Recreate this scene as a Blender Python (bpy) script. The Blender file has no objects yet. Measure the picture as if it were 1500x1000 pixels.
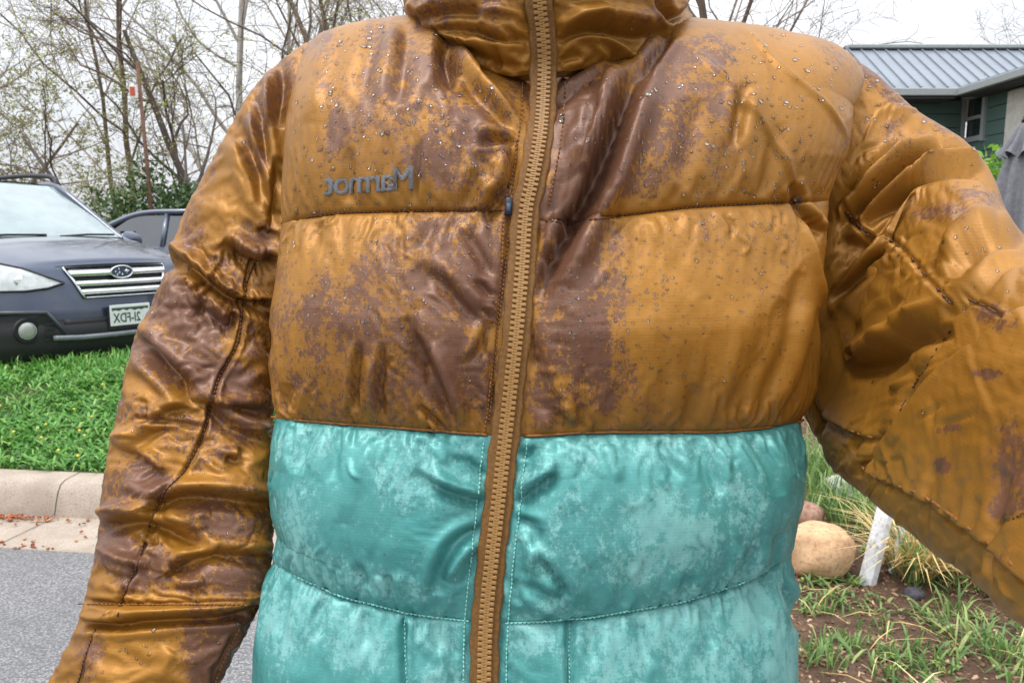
import bpy, bmesh, math, random
import numpy as np

# ------------------------------------------------------------------ camera, sky, sun, exposure
SC = bpy.context.scene
COL = SC.collection
F = 1133.0                      # focal length in photo pixels (1500 wide)
PITCH = math.radians(8.1)
CAMZ = 1.25
cam_d = bpy.data.cameras.new('camera')
cam_d.sensor_width = 36.0
cam_d.lens = F / 1500.0 * 36.0
cam_d.clip_start = 0.02
cam_d.clip_end = 2000.0
cam_d.dof.use_dof = True                       # phone lens: near cloth sharp, street a touch soft
cam_d.dof.focus_distance = 0.62
cam_d.dof.aperture_fstop = 26
cam = bpy.data.objects.new('camera', cam_d)
COL.objects.link(cam)
cam.location = (0, 0, CAMZ)
cam.rotation_euler = (math.radians(90) - PITCH, 0, 0)
SC.camera = cam

SUN_EL, SUN_AZ = math.radians(70), math.radians(-130)     # over the viewer's left shoulder
world = bpy.data.worlds.new('World')
SC.world = world
world.use_nodes = True
wn = world.node_tree.nodes
wl = world.node_tree.links
wn.clear()
w_out = wn.new('ShaderNodeOutputWorld')
w_bg = wn.new('ShaderNodeBackground')
w_bg.inputs['Strength'].default_value = 0.15
w_sky = wn.new('ShaderNodeTexSky')
w_sky.sky_type = 'NISHITA'
w_sky.sun_disc = False
w_sky.sun_elevation = SUN_EL
w_sky.sun_rotation = SUN_AZ
w_sky.air_density = 1.0
w_sky.dust_density = 4.0
w_hsv = wn.new('ShaderNodeHueSaturation')
w_hsv.inputs['Saturation'].default_value = 0.16
w_hsv.inputs['Value'].default_value = 1.0
w_mix = wn.new('ShaderNodeMix'); w_mix.data_type = 'RGBA'
w_tc = wn.new('ShaderNodeTexCoord')
w_map = wn.new('ShaderNodeMapping'); w_map.inputs['Scale'].default_value = (1.0, 1.0, 2.6)
w_noise = wn.new('ShaderNodeTexNoise')
w_noise.inputs['Scale'].default_value = 2.3
w_noise.inputs['Detail'].default_value = 5.0
w_noise.inputs['Roughness'].default_value = 0.5
w_ramp = wn.new('ShaderNodeValToRGB')
w_ramp.color_ramp.elements[0].position = 0.3
w_ramp.color_ramp.elements[0].color = (5.6, 6.0, 6.6, 1)
w_ramp.color_ramp.elements[1].position = 0.68
w_ramp.color_ramp.elements[1].color = (7.2, 7.3, 7.5, 1)
w_mix.inputs[0].default_value = 0.88
wl.new(w_tc.outputs['Generated'], w_map.inputs['Vector'])
wl.new(w_map.outputs['Vector'], w_noise.inputs['Vector'])
wl.new(w_noise.outputs['Fac'], w_ramp.inputs['Fac'])
wl.new(w_sky.outputs['Color'], w_hsv.inputs['Color'])
wl.new(w_hsv.outputs['Color'], w_mix.inputs[6])
wl.new(w_ramp.outputs['Color'], w_mix.inputs[7])
w_sep = wn.new('ShaderNodeSeparateXYZ'); wl.new(w_tc.outputs['Generated'], w_sep.inputs[0])
w_el = wn.new('ShaderNodeMapRange')                       # overcast sky: brighter towards the zenith
w_el.inputs['From Min'].default_value = 0.0; w_el.inputs['From Max'].default_value = 1.0
w_el.inputs['To Min'].default_value = 0.72; w_el.inputs['To Max'].default_value = 2.4
wl.new(w_sep.outputs['Z'], w_el.inputs['Value'])
w_mul = wn.new('ShaderNodeVectorMath'); w_mul.operation = 'SCALE'
wl.new(w_mix.outputs[2], w_mul.inputs[0]); wl.new(w_el.outputs['Result'], w_mul.inputs['Scale'])
wl.new(w_mul.outputs[0], w_bg.inputs['Color'])
wl.new(w_bg.outputs['Background'], w_out.inputs['Surface'])

sun_d = bpy.data.lights.new('sun', 'SUN')
sun_d.energy = 1.5
sun_d.angle = math.radians(15)
sun_d.color = (1.0, 0.96, 0.9)
sun = bpy.data.objects.new('sun', sun_d)
COL.objects.link(sun)
sun.location = (-5, -5, 20)
sun.rotation_euler = (math.radians(90) - SUN_EL, 0, math.radians(-50))

SC.view_settings.view_transform = 'Standard'
SC.view_settings.look = 'None'
SC.view_settings.gamma = 1.0
SC.view_settings.use_curve_mapping = False
SC.view_settings.exposure = 0.15
SC.render.film_transparent = False
SC.cycles.max_bounces = 5
SC.cycles.diffuse_bounces = 3
SC.cycles.glossy_bounces = 3
SC.cycles.transparent_max_bounces = 8
SC.cycles.caustics_reflective = False
SC.cycles.caustics_refractive = False

# ------------------------------------------------------------------ helpers
SP, CP = math.sin(PITCH), math.cos(PITCH)

def wld(P):
    """viewer frame (right, up, depth) -> world"""
    P = np.asarray(P, float)
    x, y, d = P[..., 0], P[..., 1], P[..., 2]
    return np.stack([x, y * SP + d * CP, CAMZ + y * CP - d * SP], -1)

def at(px, py, d):
    """photo pixel + depth -> viewer frame point"""
    px, py, d = np.broadcast_arrays(np.asarray(px, float), np.asarray(py, float), np.asarray(d, float))
    return np.stack([(px - 750) / F * d, -(py - 500) / F * d, d], -1)

def wat(px, py, d):
    return wld(at(px, py, d))

def ground_at(px, py, z=0.0):
    """world point where the ray through a pixel meets the plane of height z"""
    r = wat(px, py, 1.0) - np.array([0, 0, CAMZ])
    t = (z - CAMZ) / r[..., 2]
    return np.array([0, 0, CAMZ]) + r * t

def to_px(P):
    return 750 + F * P[..., 0] / P[..., 2], 500 - F * P[..., 1] / P[..., 2]

def sstep(a, b, x):
    t = np.clip((x - a) / (b - a), 0, 1)
    return t * t * (3 - 2 * t)

def ip(x, pts):
    pts = sorted(pts)
    return np.interp(x, [p[0] for p in pts], [p[1] for p in pts])

def smooth_poly(pts, n=8):
    """Catmull-Rom through points"""
    P = np.array(pts, float)
    if len(P) < 3:
        t = np.linspace(0, 1, n + 1)[:, None]
        return P[0] * (1 - t) + P[-1] * t
    Q = np.vstack([2 * P[0] - P[1], P, 2 * P[-1] - P[-2]])
    out = []
    for i in range(1, len(Q) - 2):
        p0, p1, p2, p3 = Q[i - 1], Q[i], Q[i + 1], Q[i + 2]
        for t in np.arange(n) / n:
            out.append(.5 * ((2 * p1) + (-p0 + p2) * t + (2 * p0 - 5 * p1 + 4 * p2 - p3) * t * t + (-p0 + 3 * p1 - 3 * p2 + p3) * t ** 3))
    out.append(P[-1])
    return np.array(out)

def vnoise(x, y, seed=0):
    """2-D value noise in 0..1"""
    r = np.random.RandomState(seed)
    T = r.rand(256, 256)
    xi, yi = np.floor(x).astype(int), np.floor(y).astype(int)
    fx, fy = x - xi, y - yi
    fx, fy = fx * fx * (3 - 2 * fx), fy * fy * (3 - 2 * fy)
    a, b = T[xi % 256, yi % 256], T[(xi + 1) % 256, yi % 256]
    c, d = T[xi % 256, (yi + 1) % 256], T[(xi + 1) % 256, (yi + 1) % 256]
    return (a * (1 - fx) + b * fx) * (1 - fy) + (c * (1 - fx) + d * fx) * fy

def fbm(x, y, seed=0, oct=4):
    s, a, tot = 0, .5, 0
    for k in range(oct):
        s = s + a * vnoise(x * 2 ** k, y * 2 ** k, seed + k); tot += a; a *= .5
    return s / tot

def tag(o, label=None, cat=None, group=None, kind=None):
    if label: o['label'] = label
    if cat: o['category'] = cat
    if group: o['group'] = group
    if kind: o['kind'] = kind
    return o

def empty(name, loc=(0, 0, 0), rz=0.0):
    o = bpy.data.objects.new(name, None)
    COL.objects.link(o)
    o.location = [float(v) for v in loc]; o.rotation_euler = (0, 0, rz)
    o.empty_display_size = .1
    return o

def link(name, me, mat=None, parent=None, smooth=True):
    """parents are given their transform before children are linked; children stay in the parent's local frame"""
    if mat is not None:
        me.materials.clear(); me.materials.append(mat)
    if smooth and len(me.polygons):
        me.polygons.foreach_set('use_smooth', np.ones(len(me.polygons), bool))
    o = bpy.data.objects.new(name, me)
    COL.objects.link(o)
    if parent is not None:
        o.parent = parent
    return o

def pymesh(name, V, Fc):
    me = bpy.data.meshes.new(name)
    V = np.asarray(V, np.float32)
    if isinstance(Fc, np.ndarray) and Fc.ndim == 2:
        n, k = Fc.shape
        me.vertices.add(len(V)); me.vertices.foreach_set('co', V.ravel())
        me.loops.add(n * k); me.loops.foreach_set('vertex_index', Fc.ravel().astype(np.int32))
        me.polygons.add(n)
        me.polygons.foreach_set('loop_start', (np.arange(n) * k).astype(np.int32))
        me.polygons.foreach_set('loop_total', np.full(n, k, np.int32))
        me.update(calc_edges=True)
        me.validate()
    else:
        me.from_pydata([tuple(map(float, v)) for v in V], [], [tuple(int(i) for i in f) for f in Fc])
        me.update()
    return me

def grid_faces(n, m, wrap=False):
    i = np.arange(n - 1)[:, None]
    j = np.arange(m if wrap else m - 1)[None, :]
    a = i * m + j; b = i * m + (j + 1) % m
    c = (i + 1) * m + (j + 1) % m; d = (i + 1) * m + j
    return np.stack([a, b, c, d], -1).reshape(-1, 4)

def fattr(me, name, vals):
    a = me.attributes.new(name, 'FLOAT', 'POINT')
    a.data.foreach_set('value', np.asarray(vals, np.float32).ravel())

class MB:
    """collects simple shapes into one mesh"""
    def __init__(s): s.V = []; s.F = []
    def add(s, V, Fc):
        o = len(s.V)
        s.V.extend([tuple(map(float, v)) for v in V])
        s.F.extend([tuple(int(i) + o for i in f) for f in Fc])
        return s
    def box(s, c, sz, rz=0.0, bev=0.0):
        x, y, z = [v / 2 for v in sz]
        if bev:
            b = min(bev, x * .9, y * .9, z * .9)
            pts = []
            for (zz, k) in ((-z, b), (-z + b, 0), (z - b, 0), (z, b)):
                xx, yy = x - k, y - k
                c2 = b * .6
                pts += [(-xx + c2, -yy, zz), (xx - c2, -yy, zz), (xx, -yy + c2, zz), (xx, yy - c2, zz), (xx - c2, yy, zz), (-xx + c2, yy, zz), (-xx, yy - c2, zz), (-xx, -yy + c2, zz)]
            fs = [tuple(range(7, -1, -1)), tuple(range(24, 32))]
            for r in range(3):
                for k in range(8):
                    fs.append((r * 8 + k, r * 8 + (k + 1) % 8, r * 8 + 8 + (k + 1) % 8, r * 8 + 8 + k))
        else:
            pts = [(-x, -y, -z), (x, -y, -z), (x, y, -z), (-x, y, -z), (-x, -y, z), (x, -y, z), (x, y, z), (-x, y, z)]
            fs = [(3, 2, 1, 0), (4, 5, 6, 7), (0, 1, 5, 4), (1, 2, 6, 5), (2, 3, 7, 6), (3, 0, 4, 7)]
        ca, sa = math.cos(rz), math.sin(rz)
        return s.add([(c[0] + p[0] * ca - p[1] * sa, c[1] + p[0] * sa + p[1] * ca, c[2] + p[2]) for p in pts], fs)
    def tube(s, pts, rad, n=8, cap=True):
        P = np.array(pts, float)
        R = np.broadcast_to(np.asarray(rad, float), (len(P),))
        T = np.gradient(P, axis=0) if len(P) > 2 else np.repeat((P[-1] - P[0])[None], len(P), 0)
        T /= np.linalg.norm(T, axis=1)[:, None] + 1e-12
        up = np.array([0, 0, 1.0]) if abs(T[0][2]) < .9 else np.array([1.0, 0, 0])
        V = []
        A = np.cross(T[0], up); A /= np.linalg.norm(A)
        for k in range(len(P)):
            A = A - T[k] * A.dot(T[k]); A /= np.linalg.norm(A) + 1e-12
            B = np.cross(T[k], A)
            for j in range(n):
                t = 2 * math.pi * j / n
                V.append(P[k] + R[k] * (math.cos(t) * A + math.sin(t) * B))
        fs = []
        for k in range(len(P) - 1):
            for j in range(n):
                fs.append((k * n + j, k * n + (j + 1) % n, (k + 1) * n + (j + 1) % n, (k + 1) * n + j))
        if cap:
            fs.append(tuple(range(n - 1, -1, -1))); fs.append(tuple(range((len(P) - 1) * n, len(P) * n)))
        return s.add(V, fs)
    def mesh(s, name='m'):
        return pymesh(name, np.array(s.V), s.F)
    def build(s, name, mat, parent=None, smooth=False):
        return link(name, s.mesh(name), mat, parent, smooth)

def recalc(me):
    bm = bmesh.new(); bm.from_mesh(me); bmesh.ops.recalc_face_normals(bm, faces=bm.faces); bm.to_mesh(me); bm.free()

# ------------------------------------------------------------------ materials
def srgb(r, g, b):
    f = lambda c: (c / 255 / 12.92) if c <= 10 else ((c / 255 + .055) / 1.055) ** 2.4
    return (f(r), f(g), f(b), 1.0)

def new_mat(name):
    m = bpy.data.materials.new(name); m.use_nodes = True
    nt = m.node_tree
    b = nt.nodes['Principled BSDF']
    return m, nt, b

def N(nt, kind, **kw):
    n = nt.nodes.new(kind)
    for k, v in kw.items():
        if k in n.inputs.keys(): n.inputs[k].default_value = v
        else: setattr(n, k, v)
    return n

def mixc(nt, fac, a, b, mode='MIX'):
    n = nt.nodes.new('ShaderNodeMix'); n.data_type = 'RGBA'; n.blend_type = mode
    for idx, v in ((0, fac), (6, a), (7, b)):
        if hasattr(v, 'is_linked') or isinstance(v, bpy.types.NodeSocket): nt.links.new(v, n.inputs[idx])
        else: n.inputs[idx].default_value = v
    return n.outputs[2]

def math_n(nt, op, a, b=None, c=None, clamp=False):
    n = nt.nodes.new('ShaderNodeMath'); n.operation = op; n.use_clamp = clamp
    for i, v in enumerate((a, b, c)):
        if v is None: continue
        if isinstance(v, bpy.types.NodeSocket): nt.links.new(v, n.inputs[i])
        else: n.inputs[i].default_value = v
    return n.outputs[0]

def maprange(nt, v, a, b, c=0.0, d=1.0, smooth=True):
    n = nt.nodes.new('ShaderNodeMapRange')
    n.interpolation_type = 'SMOOTHSTEP' if smooth else 'LINEAR'
    nt.links.new(v, n.inputs['Value'])
    for k, x in (('From Min', a), ('From Max', b), ('To Min', c), ('To Max', d)): n.inputs[k].default_value = x
    return n.outputs['Result']

def noise_n(nt, scale, detail=4, rough=.5, vec=None, dist=0.0, coord='Object', mscale=None):
    n = nt.nodes.new('ShaderNodeTexNoise')
    n.inputs['Scale'].default_value = scale; n.inputs['Detail'].default_value = detail
    n.inputs['Roughness'].default_value = rough; n.inputs['Distortion'].default_value = dist
    if vec is None:
        tc = nt.nodes.new('ShaderNodeTexCoord'); vec = tc.outputs[coord]
    if mscale:
        mp = nt.nodes.new('ShaderNodeMapping'); mp.inputs['Scale'].default_value = mscale
        nt.links.new(vec, mp.inputs['Vector']); vec = mp.outputs['Vector']
    nt.links.new(vec, n.inputs['Vector'])
    return n.outputs['Fac']

def bump_n(nt, h, strength=.3, dist=.01, normal=None):
    n = nt.nodes.new('ShaderNodeBump'); n.inputs['Strength'].default_value = strength; n.inputs['Distance'].default_value = dist
    nt.links.new(h, n.inputs['Height'])
    if normal is not None: nt.links.new(normal, n.inputs['Normal'])
    return n.outputs['Normal']

def simple_mat(name, col, rough=.5, metal=0.0, var=.15, nscale=30, bump=0.0, bdist=.002, spec=.5, coat=0.0, mscale=None):
    m, nt, b = new_mat(name)
    f = noise_n(nt, nscale, 5, .6, mscale=mscale)
    lo = tuple(c * (1 - var) for c in col[:3]) + (1,)
    hi = tuple(min(1, c * (1 + var)) for c in col[:3]) + (1,)
    nt.links.new(mixc(nt, maprange(nt, f, .3, .7), lo, hi), b.inputs['Base Color'])
    b.inputs['Roughness'].default_value = rough; b.inputs['Metallic'].default_value = metal
    b.inputs['Specular IOR Level'].default_value = spec
    b.inputs['Coat Weight'].default_value = coat
    if bump: nt.links.new(bump_n(nt, f, bump, bdist), b.inputs['Normal'])
    return m
# ------------------------------------------------------------------ cloth: quasi-static relaxation of quilted fabric
def _proj(P, ia, ib, L, k):
    a = P[ia]; b = P[ib]
    d = b - a
    l = np.sqrt((d * d).sum(-1)) + 1e-9
    d *= (k * .5 * (1 - L / l))[..., None]
    P[ia] = a + d
    P[ib] = b - d

def relax(D, exu, exv, anch, P0, iters, bend=.25, press=None, smooth_in=None):
    """D design (n,m,3), ex* relative excess of fabric along columns (u: second axis) and rows (v: first axis)"""
    n, m = D.shape[:2]
    S = np.s_
    def L(ia, ib, ex): return np.sqrt(((D[ib] - D[ia]) ** 2).sum(-1)) * (1 + ex)
    eu = .5 * (exu[:, :-1] + exu[:, 1:]); ev = .5 * (exv[:-1] + exv[1:])
    sets = []
    for o in (0, 1):
        ia, ib = S[:, o:m - 1:2], S[:, o + 1:m:2]
        sets.append((ia, ib, L(ia, ib, eu[:, o::2]), .9))
        ia, ib = S[o:n - 1:2, :], S[o + 1:n:2, :]
        sets.append((ia, ib, L(ia, ib, ev[o::2]), .9))
    for o in (0, 1):
        ia, ib = S[o:n - 1:2, :-1], S[o + 1:n:2, 1:]
        e = .5 * (exu + exv)
        sets.append((ia, ib, L(ia, ib, e[ia]), .25))
        ia, ib = S[o:n - 1:2, 1:], S[o + 1:n:2, :-1]
        sets.append((ia, ib, L(ia, ib, e[ia]), .25))
    for o in (0, 1, 2, 3):
        if o in (0, 1):
            pass
        ia, ib = S[:, o:m - 2:4], S[:, o + 2:m:4]
        k = min(P0[ia].shape[1], P0[ib].shape[1]); ia, ib = S[:, o:o + 4 * k:4], S[:, o + 2:o + 2 + 4 * k:4]
        if k > 0: sets.append((ia, ib, L(ia, ib, exu[:, o + 1:o + 1 + 4 * k:4][:, :k]), bend))
        ia, ib = S[o:n - 2:4, :], S[o + 2:n:4, :]
        k = min(P0[ia].shape[0], P0[ib].shape[0]); ia, ib = S[o:o + 4 * k:4, :], S[o + 2:o + 2 + 4 * k:4, :]
        if k > 0: sets.append((ia, ib, L(ia, ib, exv[o + 1:o + 1 + 4 * k:4, :][:k]), bend))
    P = P0.astype(np.float32).copy(); D32 = D.astype(np.float32)
    sets = [(a, b, l.astype(np.float32), np.float32(k)) for a, b, l, k in sets]
    A = anch.astype(np.float32)[..., None]
    prev = P.copy()
    for it in range(iters):
        vel = (P - prev) * np.float32(.85 if it < iters - 8 else .2)
        prev = P.copy()
        P = P + vel * (1 - A)
        P += (D32 - P) * A
        if press is not None:
            P += normals(P) * press.astype(np.float32)[..., None]
        for a, b, l, k in sets:
            _proj(P, a, b, l, k)
        P += (D32 - P) * A
    return P.astype(float)

def normals(P):
    du = np.gradient(P, axis=1); dv = np.gradient(P, axis=0)
    n = np.cross(du, dv)
    return n / (np.linalg.norm(n, axis=-1, keepdims=True) + 1e-12)

def up2(a):
    """double a grid by linear interpolation"""
    n, m = a.shape[:2]
    o = np.zeros((2 * n - 1, 2 * m - 1) + a.shape[2:])
    o[::2, ::2] = a
    o[1::2, ::2] = .5 * (a[:-1] + a[1:])
    o[:, 1::2] = .5 * (o[:, :-1:2] + o[:, 2::2])
    return o

def blur(a, k=1):
    for _ in range(k):
        b = a.copy()
        b[1:-1] = .25 * a[:-2] + .5 * a[1:-1] + .25 * a[2:]
        a = b.copy()
        a[:, 1:-1] = .25 * b[:, :-2] + .5 * b[:, 1:-1] + .25 * b[:, 2:]
    return a

def seg_dist(px, py, poly):
    """distance to a polyline and position 0..1 along it"""
    best = np.full(px.shape, 1e9); pos = np.zeros(px.shape); side = np.zeros(px.shape)
    P = np.array(poly, float)
    L = np.r_[0, np.cumsum(np.hypot(*np.diff(P, axis=0).T))]
    for k in range(len(P) - 1):
        a, b = P[k], P[k + 1]
        ab = b - a; l2 = ab @ ab + 1e-9
        t = np.clip(((px - a[0]) * ab[0] + (py - a[1]) * ab[1]) / l2, 0, 1)
        dx, dy = px - a[0] - t * ab[0], py - a[1] - t * ab[1]
        d = np.hypot(dx, dy)
        w = d < best
        best = np.where(w, d, best); pos = np.where(w, (L[k] + t * math.sqrt(l2)) / L[-1], pos)
        side = np.where(w, np.sign(ab[0] * dy - ab[1] * dx), side)
    return best, pos, side

FOLD = 1.3
def fold_field(px, py, folds, mask=None):
    """sum of ridges (+mm) and creases (-mm) drawn as polylines on the cloth"""
    h = np.zeros(px.shape)
    for f in folds:
        poly, sg, amp = f[0], f[1], f[2]
        pl = smooth_poly(poly, 4)
        mg = 4 * sg if not (len(f) >= 4 and isinstance(f[3], tuple)) else 4 * f[3][1]
        x0, y0 = pl.min(0) - mg; x1, y1 = pl.max(0) + mg
        w = (px > x0) & (px < x1) & (py > y0) & (py < y1)
        if mask is not None: w &= mask
        if not w.any(): continue
        d, t, sd = seg_dist(px[w], py[w], pl)
        UPS = 1.0 if pl[-1, 0] - pl[0, 0] >= 0 else -1.0
        taper = np.clip(np.minimum(t / .22, (1 - t) / .22), 0, 1) if len(f) < 4 else np.ones_like(t)
        if len(f) >= 4 and f[3] == 'b': taper = np.clip((1 - t) / .3, 0, 1)
        if len(f) >= 4 and f[3] == 'e': taper = np.clip(t / .3, 0, 1)
        up = sd * UPS
        if len(f) >= 4 and isinstance(f[3], tuple):      # step: cloth on one side lies over the other; (side: 1 below / -1 above, decay)
            sgn, dec = f[3]
            ds = d * np.where(up > 0, 1, -1) * sgn
            taper = np.clip(np.minimum(t / .15, (1 - t) / .15), 0, 1)
            prof = np.where(ds > 0, (1 - np.exp(-(ds / sg) ** 2 * 1.5) * .75) * np.exp(-ds / dec), .25 * np.exp(-(ds / sg) ** 2)) - .55 * np.exp(-((ds + sg * 1.1) / (sg * 1.1)) ** 2)
        elif amp <= -5:    # deep crease: a roll of cloth hangs over a valley that recovers slowly below it
            prof = np.where(up < 0, np.exp(-(d / (.75 * sg)) ** 2) - .55 * np.exp(-((d - 1.9 * sg) / (1.2 * sg)) ** 2), np.exp(-(d / (1.7 * sg)) ** 2))
        elif amp < 0:      # crease: sharp valley with soft shoulders
            prof = np.exp(-(d / sg) ** 2) * 1.0 - .35 * np.exp(-((d - 2.2 * sg) / (1.1 * sg)) ** 2)
        else:
            prof = np.exp(-(d / sg) ** 2)
        h[w] += FOLD * amp * 1e-3 * prof * taper ** .7
    return h

def blob_field(px, py, blobs):
    h = np.zeros(px.shape)
    for (x, y, rx, ry, ang, w) in blobs:
        c, s = math.cos(math.radians(ang)), math.sin(math.radians(ang))
        dx, dy = px - x, py - y
        u = (dx * c + dy * s) / rx; v = (-dx * s + dy * c) / ry
        h = np.maximum(h, w * np.exp(-(u * u + v * v) ** 1.5 * .7))
    return h

# ------------------------------------------------------------------ jacket: torso front sheet (hem to over the shoulders)
S3 = [(340, 800), (388, 812), (400, 825), (450, 850), (500, 872), (600, 897), (690, 909), (712, 911), (735, 912), (850, 905), (1000, 880), (1100, 848), (1150, 818), (1180, 790), (1230, 770)]
S2 = [(340, 605), (393, 612), (500, 621), (600, 628), (720, 638), (765, 640), (850, 634), (900, 633), (1050, 633), (1120, 627), (1183, 616), (1230, 605)]
S1 = [(360, 335), (405, 330), (430, 322), (500, 313), (600, 310), (740, 309), (770, 316), (800, 325), (840, 325), (920, 316), (1000, 306), (1100, 300), (1215, 294), (1260, 290)]
RG = [(380, 92), (425, 70), (470, 52), (530, 42), (605, 32), (650, 58), (700, 84), (780, 96), (860, 88), (920, 72), (1000, 36), (1080, 43), (1150, 55), (1220, 74), (1262, 92), (1295, 108), (1330, 125)]
XL = [(50, 432), (75, 426), (200, 415), (330, 405), (450, 390), (540, 386), (612, 392), (700, 387), (790, 388), (825, 396), (900, 381), (1000, 362), (1250, 340)]
XR = [(90, 1292), (110, 1284), (160, 1252), (230, 1238), (300, 1217), (400, 1211), (470, 1204), (570, 1193), (617, 1183), (650, 1181), (710, 1185), (780, 1181), (805, 1175), (850, 1172), (900, 1170), (1000, 1177), (1250, 1185)]
ZIP = smooth_poly([(788, -120), (790, 0), (795, 50), (797, 100), (792, 190), (780, 260), (770, 310), (764, 400), (755, 500), (742, 620), (728, 750), (713, 890), (709, 1000), (708, 1120), (708, 1250)], 10)
def zip_x(py): return np.interp(py, ZIP[:, 1], ZIP[:, 0])

DF = [(-50, .655), (60, .645), (150, .622), (315, .600), (480, .588), (640, .592), (780, .588), (905, .592), (1000, .590), (1250, .605)]

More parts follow.
